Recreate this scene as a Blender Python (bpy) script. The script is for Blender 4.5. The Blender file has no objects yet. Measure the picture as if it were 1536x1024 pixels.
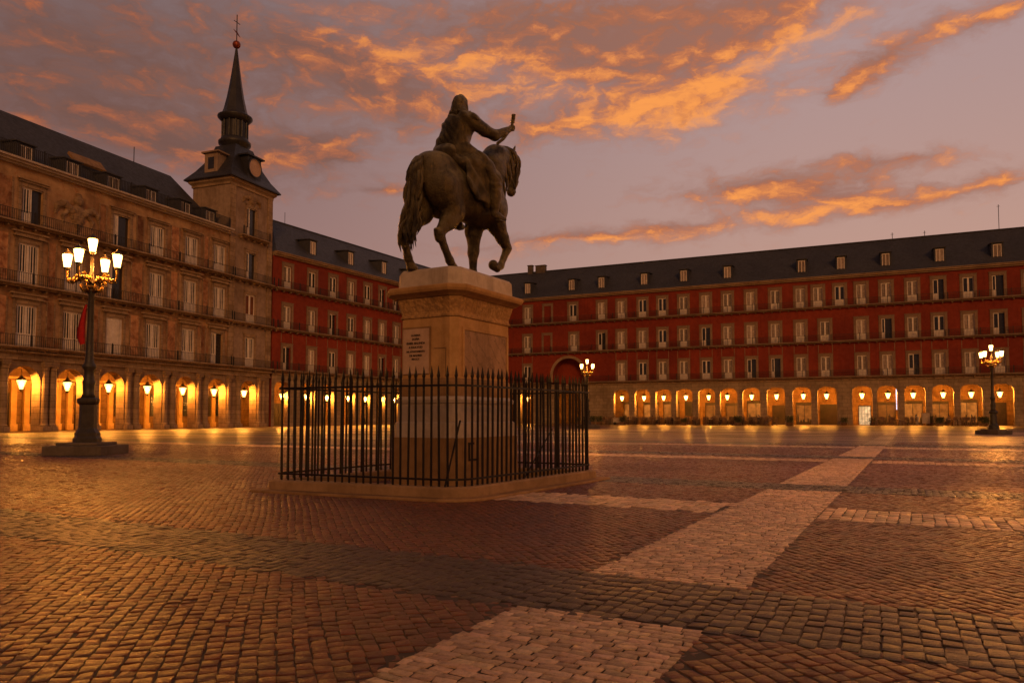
import bpy, math, random
import numpy as np
from mathutils import Vector, Matrix
random.seed(7)
rng = np.random.default_rng(7)
R = math.radians
scene = bpy.context.scene
COL = scene.collection

# ------------------------------------------------------------------ mesh helpers
class MB:
    """collects simple shapes and links them as ONE mesh object"""
    def __init__(self):
        self.v = []; self.f = []
    def add(self, vs, fs):
        o = len(self.v)
        self.v.extend([tuple(map(float, p)) for p in vs])
        self.f.extend([tuple(i + o for i in q) for q in fs])
    def quad(self, a, b, c, d):
        self.add([a, b, c, d], [(0, 1, 2, 3)])
    def box(self, x0, x1, y0, y1, z0, z1, rot=0.0, piv=None):
        vs = [(x, y, z) for z in (z0, z1) for y in (y0, y1) for x in (x0, x1)]
        if rot:
            px, py = piv if piv else ((x0 + x1) / 2, (y0 + y1) / 2)
            c, s = math.cos(rot), math.sin(rot)
            vs = [(px + (x - px) * c - (y - py) * s, py + (x - px) * s + (y - py) * c, z) for x, y, z in vs]
        self.add(vs, [(0, 2, 3, 1), (4, 5, 7, 6), (0, 1, 5, 4), (2, 6, 7, 3), (0, 4, 6, 2), (1, 3, 7, 5)])
    def loft(self, rings, cap0=True, cap1=True):
        n = len(rings[0]); vs = [p for r in rings for p in r]; fs = []
        for k in range(len(rings) - 1):
            for i in range(n):
                j = (i + 1) % n
                fs.append((k * n + i, k * n + j, (k + 1) * n + j, (k + 1) * n + i))
        if cap0: fs.append(tuple(reversed(range(n))))
        if cap1: fs.append(tuple(range((len(rings) - 1) * n, len(rings) * n)))
        self.add(vs, fs)
    def lathe(self, prof, n=16, c=(0, 0), ph=0.0):
        self.loft([[(c[0] + r * math.cos(ph + 2 * math.pi * i / n), c[1] + r * math.sin(ph + 2 * math.pi * i / n), z)
                    for i in range(n)] for r, z in prof])
    def tube(self, pts, rad, n=8):
        pts = [Vector(p) for p in pts]
        if not hasattr(rad, '__len__'): rad = [rad] * len(pts)
        rings = []; up = Vector((0, 0, 1)); prev = None
        for i, p in enumerate(pts):
            t = (pts[min(i + 1, len(pts) - 1)] - pts[max(i - 1, 0)]).normalized()
            if prev is None:
                a = t.cross(up)
                if a.length < 0.1: a = t.cross(Vector((1, 0, 0)))
                a.normalize()
            else:
                a = (prev - t * prev.dot(t)).normalized()
            prev = a; b = t.cross(a)
            rings.append([tuple(p + (a * math.cos(2 * math.pi * k / n) + b * math.sin(2 * math.pi * k / n)) * rad[i]) for k in range(n)])
        self.loft(rings)
    def build(self, name, mat, parent=None, smooth=False, loc=None):
        me = bpy.data.meshes.new(name)
        me.from_pydata(self.v, [], self.f)
        return link(name, me, mat, parent, smooth, loc)

def link(name, me, mat, parent=None, smooth=False, loc=None):
    if mat is not None: me.materials.append(mat)
    if smooth: me.shade_smooth()
    o = bpy.data.objects.new(name, me); COL.objects.link(o)
    if parent is not None: o.parent = parent
    if loc: o.location = loc
    return o

def thing(name, label, cat, loc=(0, 0, 0), rz=0.0, group=None):
    o = bpy.data.objects.new(name, None); COL.objects.link(o)
    o.empty_display_size = 0.3
    o.location = loc; o.rotation_euler = (0, 0, rz)
    return tag(o, label, cat, group)

def tag(o, label, cat, group=None):
    o['label'] = label; o['category'] = cat
    if group: o['group'] = group
    return o

def struct(o, kind='structure'):
    o['kind'] = kind; return o

def copy_tree(o, parent=None):
    c = o.copy(); COL.objects.link(c)
    if parent is not None: c.parent = parent
    for ch in list(o.children): copy_tree(ch, c)
    return c

ORD = ['first', 'second', 'third', 'fourth', 'fifth', 'sixth', 'seventh', 'eighth', 'ninth', 'tenth', 'eleventh', 'twelfth',
       'thirteenth', 'fourteenth', 'fifteenth', 'sixteenth', 'seventeenth', 'eighteenth']

# ------------------------------------------------------------------ signed distance sculpting (numpy surface nets)
class SDF:
    def __init__(self, lo, hi, h):
        self.lo = np.array(lo, float); self.h = h
        n = np.ceil((np.array(hi) - self.lo) / h).astype(int) + 1
        ax = [self.lo[i] + h * np.arange(n[i]) for i in range(3)]
        self.X, self.Y, self.Z = np.meshgrid(*ax, indexing='ij')
        self.F = np.full(self.X.shape, 9.0)
    def local(self, lo, hi, k):
        """index window around a primitive, so that far cells are left alone"""
        m = k + 3 * self.h; sl = []
        for i in range(3):
            a = int(math.floor((lo[i] - m - self.lo[i]) / self.h)); b = int(math.ceil((hi[i] + m - self.lo[i]) / self.h)) + 1
            n = self.F.shape[i]; sl.append(slice(max(0, min(a, n)), max(0, min(b, n))))
        return tuple(sl)
    def smin(self, d, k, sl):
        a = self.F[sl]
        h = np.clip(0.5 + 0.5 * (a - d) / k, 0, 1)
        self.F[sl] = a * (1 - h) + d * h - k * h * (1 - h)
    def cone(self, a, ra, b, rb, k=0.06):
        a = np.array(a, float); b = np.array(b, float); ba = b - a; rm = max(ra, rb)
        sl = self.local(np.minimum(a, b) - rm, np.maximum(a, b) + rm, k)
        px, py, pz = self.X[sl] - a[0], self.Y[sl] - a[1], self.Z[sl] - a[2]
        t = np.clip((px * ba[0] + py * ba[1] + pz * ba[2]) / max(ba @ ba, 1e-9), 0, 1)
        d = np.sqrt((px - ba[0] * t) ** 2 + (py - ba[1] * t) ** 2 + (pz - ba[2] * t) ** 2) - (ra + (rb - ra) * t)
        self.smin(d, k, sl)
    def chain(self, pts, rad, k=0.06):
        for i in range(len(pts) - 1): self.cone(pts[i], rad[i], pts[i + 1], rad[i + 1], k)
    def ell(self, c, r, k=0.06, rot=(0, 0, 0)):
        from mathutils import Euler
        M = np.array(Euler(rot).to_matrix()).T; c = np.array(c, float); rm = max(r)
        sl = self.local(c - rm, c + rm, k)
        px, py, pz = self.X[sl] - c[0], self.Y[sl] - c[1], self.Z[sl] - c[2]
        q = [M[i, 0] * px + M[i, 1] * py + M[i, 2] * pz for i in range(3)]
        k0 = np.sqrt(sum((q[i] / r[i]) ** 2 for i in range(3)))
        k1 = np.sqrt(sum((q[i] / r[i] ** 2) ** 2 for i in range(3))) + 1e-9
        self.smin(k0 * (k0 - 1) / k1, k, sl)
    def cut_below(self, z):
        self.F = np.maximum(self.F, z - self.Z)
    def mesh(self, name):
        F = self.F; h = self.h
        ins = F < 0
        c = np.zeros(tuple(np.array(F.shape) - 1), int)
        for i in (0, 1):
            for j in (0, 1):
                for k in (0, 1):
                    c += ins[i:F.shape[0] - 1 + i, j:F.shape[1] - 1 + j, k:F.shape[2] - 1 + k]
        act = (c > 0) & (c < 8)
        idx = -np.ones(act.shape, int); cells = np.argwhere(act); idx[act] = np.arange(len(cells))
        acc = np.zeros((len(cells), 3)); cnt = np.zeros(len(cells))
        corners = [(i, j, k) for i in (0, 1) for j in (0, 1) for k in (0, 1)]
        for a in corners:
            for ax in range(3):
                if a[ax]: continue
                b = list(a); b[ax] = 1
                fa = F[cells[:, 0] + a[0], cells[:, 1] + a[1], cells[:, 2] + a[2]]
                fb = F[cells[:, 0] + b[0], cells[:, 1] + b[1], cells[:, 2] + b[2]]
                m = (fa < 0) != (fb < 0)
                t = np.where(m, fa / np.where(m, fa - fb, 1), 0)
                p = np.tile(np.array(a, float), (len(cells), 1)); p[:, ax] += t
                acc[m] += p[m]; cnt[m] += 1
        V = self.lo + (cells + acc / np.maximum(cnt, 1)[:, None]) * h
        faces = []
        for ax in range(3):
            o1, o2 = [(1, 2), (2, 0), (0, 1)][ax]
            sl = [slice(1, -1)] * 3; sl[ax] = slice(0, -1)
            s2 = [slice(1, -1)] * 3; s2[ax] = slice(1, None)
            A = ins[tuple(sl)]; B = ins[tuple(s2)]
            w = np.argwhere(A != B)
            off = np.array([1, 1, 1]); off[ax] = 0
            p = w + off
            e1 = np.zeros(3, int); e1[o1] = 1; e2 = np.zeros(3, int); e2[o2] = 1
            q = [p - e1 - e2, p - e2, p, p - e1]
            ii = np.stack([idx[tuple(x.T)] for x in q], 1)
            flip = ~A[tuple(w.T)]
            ii[flip] = ii[flip][:, ::-1]
            faces.append(ii)
        Fc = np.concatenate(faces)
        me = bpy.data.meshes.new(name)
        me.from_pydata(V.tolist(), [], Fc.tolist())
        return me
    def build(self, name, mat, parent=None):
        return link(name, self.mesh(name), mat, parent, True)

# ------------------------------------------------------------------ materials
def new_mat(name):
    m = bpy.data.materials.new(name); m.use_nodes = True
    nt = m.node_tree; nt.nodes.clear()
    out = nt.nodes.new('ShaderNodeOutputMaterial')
    b = nt.nodes.new('ShaderNodeBsdfPrincipled')
    nt.links.new(b.outputs[0], out.inputs[0])
    return m, nt, b

def nd(nt, typ, ins=None, **kw):
    n = nt.nodes.new(typ)
    for k, v in kw.items(): setattr(n, k, v)
    for k, v in (ins or {}).items():
        s = n.inputs[k]
        if hasattr(v, 'is_output'): nt.links.new(v, s)
        else: s.default_value = v
    return n

def rgba(c): return (c[0], c[1], c[2], 1.0)

def mix(nt, f, a, b, mode='MIX'):
    n = nt.nodes.new('ShaderNodeMix'); n.data_type = 'RGBA'; n.blend_type = mode
    for s, v in ((n.inputs[0], f), (n.inputs[6], a), (n.inputs[7], b)):
        if hasattr(v, 'is_output'): nt.links.new(v, s)
        else: s.default_value = rgba(v) if hasattr(v, '__len__') and len(v) == 3 else v
    return n.outputs[2]

def mth(nt, op, a, b=None, c=None, clamp=False):
    n = nt.nodes.new('ShaderNodeMath'); n.operation = op; n.use_clamp = clamp
    for i, v in enumerate((a, b, c)):
        if v is None: continue
        if hasattr(v, 'is_output'): nt.links.new(v, n.inputs[i])
        else: n.inputs[i].default_value = v
    return n.outputs[0]

def sstep(nt, v, lo, hi, a=0.0, b=1.0):
    n = nd(nt, 'ShaderNodeMapRange', {0: v, 1: lo, 2: hi, 3: a, 4: b}, interpolation_type='SMOOTHSTEP', clamp=True)
    return n.outputs[0]

def coords(nt, scale=(1, 1, 1), kind='Object'):
    tc = nt.nodes.new('ShaderNodeTexCoord')
    mp = nd(nt, 'ShaderNodeMapping', {0: tc.outputs[kind]}); mp.inputs[3].default_value = scale
    return mp.outputs[0]

def noise(nt, vec, scale, detail=5.0, rough=0.55, dist=0.0):
    return nd(nt, 'ShaderNodeTexNoise', {'Vector': vec, 'Scale': scale, 'Detail': detail, 'Roughness': rough, 'Distortion': dist}).outputs[0]

def weathered(name, base, dark, rough=0.8, s1=0.35, s2=3.0, streak=True, bump=0.3, third=None, spec=0.3, metal=0.0, bscale=18.0):
    """stone / plaster / metal with broad stains, fine mottling, rain streaks and bump"""
    m, nt, b = new_mat(name)
    v = coords(nt)
    n1 = sstep(nt, noise(nt, v, s1, 6, 0.6, 0.6), 0.35, 0.68)
    n2 = sstep(nt, noise(nt, v, s2, 8, 0.65), 0.3, 0.75)
    c = mix(nt, n1, base, dark)
    if third is not None:
        n3 = sstep(nt, noise(nt, v, s1 * 2.3, 7, 0.7, 1.2), 0.5, 0.72)
        c = mix(nt, mth(nt, 'MULTIPLY', n3, 0.8), c, third)
    c = mix(nt, mth(nt, 'MULTIPLY', n2, 0.35), c, tuple(x * 0.45 for x in dark))
    if streak:
        n4 = noise(nt, coords(nt, (2.2, 2.2, 0.12)), 1.0, 5, 0.7)
        c = mix(nt, mth(nt, 'MULTIPLY', sstep(nt, n4, 0.5, 0.75), 0.45), c, tuple(x * 0.35 for x in dark))
    nt.links.new(c, b.inputs['Base Color'])
    r = mth(nt, 'MULTIPLY_ADD', n2, 0.18, rough - 0.09)
    nt.links.new(r, b.inputs['Roughness'])
    b.inputs['Metallic'].default_value = metal
    b.inputs['Specular IOR Level'].default_value = spec
    if bump:
        bn = nd(nt, 'ShaderNodeBump', {'Strength': bump, 'Distance': 0.05, 'Height': noise(nt, v, bscale, 6, 0.7)})
        nt.links.new(bn.outputs[0], b.inputs['Normal'])
    return m

def glow(name, col, strength):
    m, nt, b = new_mat(name)
    b.inputs['Base Color'].default_value = rgba((0.06, 0.035, 0.018)); b.inputs['Roughness'].default_value = 0.25
    b.inputs['Emission Color'].default_value = rgba(col)
    v = coords(nt)
    s = mth(nt, 'MULTIPLY', mth(nt, 'MULTIPLY', mth(nt, 'POWER', mth(nt, 'MULTIPLY', noise(nt, v, 1.3, 3), 2.0), 1.6), mth(nt, 'MULTIPLY_ADD', nt.nodes.new('ShaderNodeObjectInfo').outputs['Random'], 1.1, 0.15)), strength)
    nt.links.new(s, b.inputs['Emission Strength'])
    return m

M = {}
M['red'] = weathered('red_plaster', (0.25, 0.036, 0.014), (0.17, 0.023, 0.010), 0.85, 0.12, 1.5, True, 0.15)
M['trim'] = weathered('granite_trim', (0.27, 0.18, 0.115), (0.19, 0.125, 0.08), 0.8, 0.5, 4, True, 0.2)
M['granite'] = weathered('granite_arcade', (0.36, 0.27, 0.17), (0.25, 0.18, 0.11), 0.8, 0.3, 2.5, True, 0.3)
M['fascia'] = weathered('stone_cornice', (0.36, 0.25, 0.15), (0.26, 0.17, 0.10), 0.8, 0.4, 3, True, 0.2)
M['slate'] = weathered('slate_roof', (0.062, 0.062, 0.070), (0.045, 0.045, 0.052), 0.6, 0.2, 2, True, 0.0)
M['iron'] = weathered('black_iron', (0.008, 0.007, 0.007), (0.014, 0.009, 0.006), 0.5, 1.0, 9, False, 0.15, spec=0.25)
M['rail'] = weathered('railing_iron', (0.03, 0.027, 0.026), (0.02, 0.018, 0.018), 0.6, 1.0, 9, False, 0.0)
M['white'] = weathered('white_joinery', (0.80, 0.72, 0.64), (0.66, 0.58, 0.50), 0.6, 0.6, 4, True, 0.1)
M['curtain'] = weathered('pale_curtain', (0.44, 0.36, 0.31), (0.26, 0.20, 0.17), 0.9, 2.0, 5, True, 0.0)
M['dark_pane'] = weathered('dark_window_glass', (0.035, 0.032, 0.032), (0.02, 0.02, 0.02), 0.12, 0.6, 3, False, 0.02, spec=0.6)
M['pan_wall'] = weathered('painted_facade', (0.48, 0.31, 0.165), (0.22, 0.12, 0.06), 0.85, 0.3, 1.6, True, 0.4, third=(0.36, 0.13, 0.05))
M['fresco'] = weathered('fresco_plaster', (0.48, 0.25, 0.12), (0.20, 0.075, 0.035), 0.85, 0.9, 2.4, True, 0.2, third=(0.46, 0.33, 0.20))
M['pan_stone'] = weathered('old_facade_stone', (0.40, 0.28, 0.17), (0.26, 0.165, 0.09), 0.82, 0.35, 2.0, True, 0.35)
M['tower_wall'] = weathered('tower_plaster', (0.36, 0.26, 0.19), (0.22, 0.15, 0.10), 0.85, 0.3, 1.8, True, 0.3)
M['lead'] = weathered('lead_roof', (0.038, 0.037, 0.042), (0.022, 0.021, 0.025), 0.5, 0.6, 3, True, 0.1, spec=0.4)
M['gilt'] = weathered('copper_ball', (0.35, 0.08, 0.04), (0.22, 0.05, 0.03), 0.45, 2, 6, False, 0.05, metal=0.5)
M['gold_leaf'] = weathered('gilded_iron', (0.32, 0.19, 0.05), (0.08, 0.05, 0.02), 0.4, 3, 9, False, 0.3, metal=0.7)
M['ped'] = weathered('pedestal_stone', (0.52, 0.31, 0.125), (0.40, 0.22, 0.08), 0.8, 0.9, 5, True, 0.25, bscale=40)
M['ped_dark'] = weathered('stained_granite', (0.32, 0.19, 0.085), (0.23, 0.13, 0.055), 0.8, 1.1, 6, True, 0.3, bscale=50)
M['ped_light'] = weathered('pale_marble', (0.50, 0.41, 0.33), (0.40, 0.32, 0.25), 0.65, 1.0, 6, True, 0.15, bscale=40)
M['plaque'] = weathered('plaque_marble', (0.50, 0.34, 0.23), (0.42, 0.27, 0.18), 0.6, 1.5, 6, False, 0.1)
M['ink'] = weathered('dark_lettering', (0.05, 0.03, 0.02), (0.03, 0.02, 0.015), 0.8, 5, 9, False, 0.0)
M['kerb'] = weathered('kerb_stone', (0.30, 0.19, 0.10), (0.22, 0.135, 0.07), 0.75, 0.8, 5, True, 0.3, bscale=30)
M['lamp_base'] = weathered('lamp_plinth_stone', (0.14, 0.11, 0.085), (0.09, 0.07, 0.055), 0.75, 0.8, 5, True, 0.3)
M['lamp_iron'] = weathered('lamp_iron', (0.035, 0.028, 0.02), (0.02, 0.016, 0.012), 0.5, 2.0, 9, False, 0.3, spec=0.5)
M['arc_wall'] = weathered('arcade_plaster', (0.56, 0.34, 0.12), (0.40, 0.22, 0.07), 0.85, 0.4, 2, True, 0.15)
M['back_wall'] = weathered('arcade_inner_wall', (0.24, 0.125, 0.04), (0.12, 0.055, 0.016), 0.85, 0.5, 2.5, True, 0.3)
M['wood'] = weathered('dark_door_wood', (0.028, 0.014, 0.007), (0.015, 0.008, 0.004), 0.6, 0.8, 5, True, 0.2)
def lit_glass(name, col, s):
    """glass of a burning lamp: lets the bulb's light through and glows itself"""
    m, nt, b = new_mat(name); nt.nodes.remove(b)
    out = [n for n in nt.nodes if n.type == 'OUTPUT_MATERIAL'][0]
    lw = nd(nt, 'ShaderNodeLayerWeight', {0: 0.45})
    st = mth(nt, 'MULTIPLY_ADD', lw.outputs[1], -0.75 * s, s)
    e = nd(nt, 'ShaderNodeEmission', {0: rgba(col), 1: st}); t = nd(nt, 'ShaderNodeBsdfTransparent', {0: rgba((0.9, 0.86, 0.75))})
    a = nd(nt, 'ShaderNodeAddShader', {0: e.outputs[0], 1: t.outputs[0]}); nt.links.new(a.outputs[0], out.inputs[0])
    m.cycles.emission_sampling = 'NONE'
    return m
def bulb_mat(name, col, s):
    m, nt, b = new_mat(name); nt.nodes.remove(b)
    out = [n for n in nt.nodes if n.type == 'OUTPUT_MATERIAL'][0]
    e = nd(nt, 'ShaderNodeEmission', {0: rgba(col), 1: s}); nt.links.new(e.outputs[0], out.inputs[0])
    return m
M['lit'] = lit_glass('arcade_lantern_glass', (1.0, 0.50, 0.12), 4.0)
M['lamp_lit'] = lit_glass('street_lamp_glass', (1.0, 0.58, 0.17), 9.0)
M['lit_bulb'] = bulb_mat('arcade_lantern_bulb', (1.0, 0.37, 0.05), 1900)
M['lamp_bulb'] = bulb_mat('street_lamp_bulb', (1.0, 0.33, 0.048), 3300)
M['shop_lit'] = glow('lit_shop_window', (1.0, 0.34, 0.06), 0.24)
M['shop_bright'] = glow('bright_shop_door', (1.0, 0.66, 0.32), 3.0)
M['neon'] = glow('blue_white_sign_light', (0.55, 0.75, 1.0), 3.0)
M['embers'] = glow('reddish_room_light', (1.0, 0.10, 0.02), 0.12)
M['flag'] = weathered('red_flag_cloth', (0.45, 0.012, 0.012), (0.30, 0.008, 0.008), 0.8, 2, 6, False, 0.1)
M['wicker'] = weathered('dark_wicker', (0.19, 0.105, 0.055), (0.07, 0.04, 0.022), 0.7, 2, 9, False, 0.2)
M['table'] = weathered('table_top', (0.22, 0.19, 0.16), (0.14, 0.12, 0.10), 0.5, 2, 9, False, 0.05)
M['cream'] = weathered('cream_paint', (0.48, 0.40, 0.30), (0.38, 0.30, 0.22), 0.6, 1, 5, True, 0.1)
M['leaf'] = weathered('shrub_leaf', (0.05, 0.075, 0.03), (0.035, 0.05, 0.02), 0.6, 3, 9, False, 0.0)
M['skin'] = weathered('skin', (0.42, 0.26, 0.19), (0.34, 0.20, 0.14), 0.6, 3, 9, False, 0.0)
M['hair'] = weathered('dark_hair', (0.03, 0.02, 0.015), (0.02, 0.014, 0.01), 0.6, 3, 9, False, 0.1)
M['coat'] = weathered('dark_coat', (0.09, 0.075, 0.07), (0.04, 0.035, 0.04), 0.85, 3, 9, False, 0.1)
M['shirt'] = weathered('pale_shirt', (0.45, 0.40, 0.34), (0.36, 0.31, 0.26), 0.85, 3, 9, False, 0.1)

def bronze():
    m, nt, b = new_mat('old_bronze')
    v = coords(nt)
    n1 = sstep(nt, noise(nt, v, 1.6, 7, 0.65, 0.8), 0.38, 0.66)
    c = mix(nt, n1, (0.100, 0.076, 0.035), (0.022, 0.017, 0.010))
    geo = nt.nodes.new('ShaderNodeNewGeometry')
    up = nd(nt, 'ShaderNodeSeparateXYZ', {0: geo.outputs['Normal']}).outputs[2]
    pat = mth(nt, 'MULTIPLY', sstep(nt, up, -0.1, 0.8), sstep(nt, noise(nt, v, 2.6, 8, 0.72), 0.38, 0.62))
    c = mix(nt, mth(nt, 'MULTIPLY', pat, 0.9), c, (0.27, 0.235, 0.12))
    st = sstep(nt, noise(nt, coords(nt, (6, 6, 0.8)), 1.5, 6, 0.7), 0.52, 0.7)
    c = mix(nt, mth(nt, 'MULTIPLY', st, 0.75), c, (0.015, 0.011, 0.008))
    nt.links.new(c, b.inputs['Base Color'])
    nt.links.new(mth(nt, 'MULTIPLY_ADD', pat, -0.5, 0.55), b.inputs['Metallic'])
    nt.links.new(mth(nt, 'MULTIPLY_ADD', n1, 0.22, 0.30), b.inputs['Roughness'])
    bn = nd(nt, 'ShaderNodeBump', {'Strength': 1.0, 'Distance': 0.05, 'Height': noise(nt, v, 13, 8, 0.72)})
    nt.links.new(bn.outputs[0], b.inputs['Normal'])
    return m
M['bronze'] = bronze()

def slate_tiles():
    """slate courses drawn as bump on the roofs"""
    nt = M['slate'].node_tree
    b = [n for n in nt.nodes if n.type == 'BSDF_PRINCIPLED'][0]
    br = nd(nt, 'ShaderNodeTexBrick', {'Vector': coords(nt, (1, 1, 1)), 'Scale': 1.0, 'Mortar Size': 0.02, 'Brick Width': 0.5, 'Row Height': 0.3})
    sx = nd(nt, 'ShaderNodeSeparateXYZ', {0: coords(nt)})
    cb = nd(nt, 'ShaderNodeCombineXYZ', {0: sx.outputs[0], 1: sx.outputs[2], 2: 0.0})
    nt.links.new(cb.outputs[0], br.inputs['Vector'])
    bn = nd(nt, 'ShaderNodeBump', {'Strength': 0.5, 'Distance': 0.05, 'Height': br.outputs['Fac']}); bn.invert = True
    nt.links.new(bn.outputs[0], b.inputs['Normal'])
    src = b.inputs['Base Color'].links[0].from_socket
    nt.links.new(mix(nt, mth(nt, 'MULTIPLY', br.outputs['Fac'], 0.5), src, (0.015, 0.015, 0.017)), b.inputs['Base Color'])
slate_tiles()

def ashlar(mat, w=1.4, h=0.62):
    """adds dressed-stone joints to a stone material"""
    nt = mat.node_tree
    b = [n for n in nt.nodes if n.type == 'BSDF_PRINCIPLED'][0]
    sx = nd(nt, 'ShaderNodeSeparateXYZ', {0: coords(nt)})
    cb = nd(nt, 'ShaderNodeCombineXYZ', {0: mth(nt, 'ADD', sx.outputs[0], sx.outputs[1]), 1: sx.outputs[2], 2: 0.0})
    br = nd(nt, 'ShaderNodeTexBrick', {'Vector': cb.outputs[0], 'Color1': rgba((1, 1, 1)), 'Color2': rgba((0.78, 0.78, 0.78)), 'Mortar': rgba((0.45, 0.45, 0.45)),
            'Scale': 1.0, 'Mortar Size': 0.025, 'Brick Width': w, 'Row Height': h})
    src = b.inputs['Base Color'].links[0].from_socket
    nt.links.new(mix(nt, 1.0, src, br.outputs['Color'], 'MULTIPLY'), b.inputs['Base Color'])
ashlar(M['granite']); ashlar(M['back_wall'], 1.6, 0.8); ashlar(M['pan_stone'], 1.2, 0.6)

def carved(mat_src, name, scale):
    m = mat_src.copy(); m.name = name
    nt = m.node_tree
    b = [n for n in nt.nodes if n.type == 'BSDF_PRINCIPLED'][0]
    v = coords(nt)
    vo = nd(nt, 'ShaderNodeTexVoronoi', {'Vector': nd(nt, 'ShaderNodeMixRGB' if False else 'ShaderNodeVectorMath', {0: v, 1: (0, 0, 0)}).outputs[0], 'Scale': scale}, feature='SMOOTH_F1')
    nz = noise(nt, v, scale * 0.9, 4, 0.6, 1.5)
    hgt = mth(nt, 'ADD', vo.outputs['Distance'], nz)
    bn = nd(nt, 'ShaderNodeBump', {'Strength': 0.7, 'Distance': 0.04, 'Height': hgt})
    nt.links.new(bn.outputs[0], b.inputs['Normal'])
    src = b.inputs['Base Color'].links[0].from_socket
    nt.links.new(mix(nt, sstep(nt, hgt, 0.75, 1.2, 0.0, 0.35), src, (0.12, 0.07, 0.03)), b.inputs['Base Color'])
    return m
def vary(mat, lo=0.6, hi=1.25):
    nt = mat.node_tree; b = [n for n in nt.nodes if n.type == 'BSDF_PRINCIPLED'][0]
    src = b.inputs['Base Color'].links[0].from_socket
    rn = nd(nt, 'ShaderNodeMapRange', {0: nt.nodes.new('ShaderNodeObjectInfo').outputs['Random'], 3: lo, 4: hi}).outputs[0]
    nt.links.new(nd(nt, 'ShaderNodeVectorMath', {0: src, 'Scale': rn}, operation='SCALE').outputs[0], b.inputs['Base Color'])
vary(M['fresco'], 0.5, 1.25); vary(M['curtain'], 0.55, 1.2)
M['frieze'] = carved(M['ped'], 'carved_frieze', 14.0)
M['relief'] = carved(M['pan_stone'], 'carved_relief', 1.6)

def veined():
    m = M['ped_light'].copy(); m.name = 'veined_marble'
    nt = m.node_tree
    b = [n for n in nt.nodes if n.type == 'BSDF_PRINCIPLED'][0]
    w = nd(nt, 'ShaderNodeTexWave', {'Vector': coords(nt), 'Scale': 1.6, 'Distortion': 9.0, 'Detail': 5.0, 'Detail Scale': 1.4, 'Detail Roughness': 0.7}, bands_direction='DIAGONAL')
    src = b.inputs['Base Color'].links[0].from_socket
    c = mix(nt, 1.0, src, (0.72, 0.52, 0.36), 'MULTIPLY')
    nt.links.new(mix(nt, sstep(nt, w.outputs[1], 0.12, 0.0, 0.0, 0.6), c, (0.12, 0.07, 0.04)), b.inputs['Base Color'])
    return m
M['veined'] = veined()
# ------------------------------------------------------------------ the square's paving
U = np.array([0.4738, 0.8806]); V = np.array([0.8806, -0.4738])     # plaza axes: U along the pale strip, V across it
PALE, DARK, RED, GREY, CROSS = 0, 1, 2, 3, 4
STRIPES = [(5.2, 6.63, DARK), (11.6, 13.04, CROSS), (15.9, 17.3, DARK), (26.2, 27.64, CROSS), (28.6, 30.2, DARK), (38.0, 39.92, CROSS), (41.5, 43.5, DARK), (50, 52.5, CROSS), (62, 65, CROSS), (75, 79, CROSS)]
def strip_edges(u):
    k = np.clip((u - 5.0) / 49.0, -0.2, 1.6)
    return -2.75 + 0.80 * k, -1.27 + 0.40 * k
def kind_at(u, v):
    """0 pale strip, 1 dark band, 2 reddish panel, 3 greyer panel"""
    out = np.full(u.shape, RED)
    out[(v > 2.55) & (u > 13.1)] = GREY
    out[(v < -19) & (u > 17.3)] = GREY
    a, b = strip_edges(u)
    out[(v > a) & (v < b)] = PALE
    for u0, u1, k in STRIPES:
        m = (u > u0) & (u < u1)
        if k == CROSS:
            m &= ~((v > a) & (v < b))
            if u0 < 20: m &= (v > -9.2)
        out[m] = k
    return out

def paving_mat(name, attr=True, col=None):
    m, nt, b = new_mat(name)
    v = coords(nt)
    if attr:
        src = nd(nt, 'ShaderNodeAttribute', attribute_name='Col').outputs[0]
    else:
        sx = nd(nt, 'ShaderNodeSeparateXYZ', {0: v})
        cu = nd(nt, 'ShaderNodeCombineXYZ', {0: mth(nt, 'ADD', mth(nt, 'MULTIPLY', sx.outputs[0], U[0]), mth(nt, 'MULTIPLY', sx.outputs[1], U[1])),
                                             1: mth(nt, 'ADD', mth(nt, 'MULTIPLY', sx.outputs[0], V[0]), mth(nt, 'MULTIPLY', sx.outputs[1], V[1])), 2: 0.0})
        br = nd(nt, 'ShaderNodeTexBrick', {'Vector': cu.outputs[0], 'Color1': rgba(col), 'Color2': rgba(tuple(x * 0.7 for x in col)), 'Mortar': rgba(tuple(x * 0.3 for x in col)),
                'Scale': 1.0, 'Mortar Size': 0.012, 'Brick Width': 0.19, 'Row Height': 0.14})
        src = br.outputs['Color']
    big = noise(nt, v, 0.13, 5, 0.6, 0.5)
    c = mix(nt, sstep(nt, big, 0.35, 0.7, 0.0, 0.35), src, (0.03, 0.022, 0.02))
    fine = noise(nt, v, 22, 8, 0.75)
    c = mix(nt, mth(nt, 'MULTIPLY', sstep(nt, fine, 0.42, 0.7), 0.5), c, (0.025, 0.018, 0.015))
    nt.links.new(c, b.inputs['Base Color'])
    nt.links.new(mth(nt, 'ADD', sstep(nt, big, 0.3, 0.7, 0.22, 0.40), mth(nt, 'MULTIPLY', fine, 0.14)), b.inputs['Roughness'])
    b.inputs['Specular IOR Level'].default_value = 0.38
    bn = nd(nt, 'ShaderNodeBump', {'Strength': 1.0, 'Distance': 0.024, 'Height': noise(nt, nd(nt, 'ShaderNodeMapping', {0: v, 2: (0, 0, R(-28)), 3: (0.6, 1.5, 1)}).outputs[0], 26, 8, 0.75)})
    if not attr:
        b2 = nd(nt, 'ShaderNodeBump', {'Strength': 1.0, 'Distance': 0.05, 'Height': noise(nt, v, 5.0, 6, 0.8)})
        nt.links.new(b2.outputs[0], bn.inputs['Normal'])
    nt.links.new(bn.outputs[0], b.inputs['Normal'])
    return m

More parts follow.
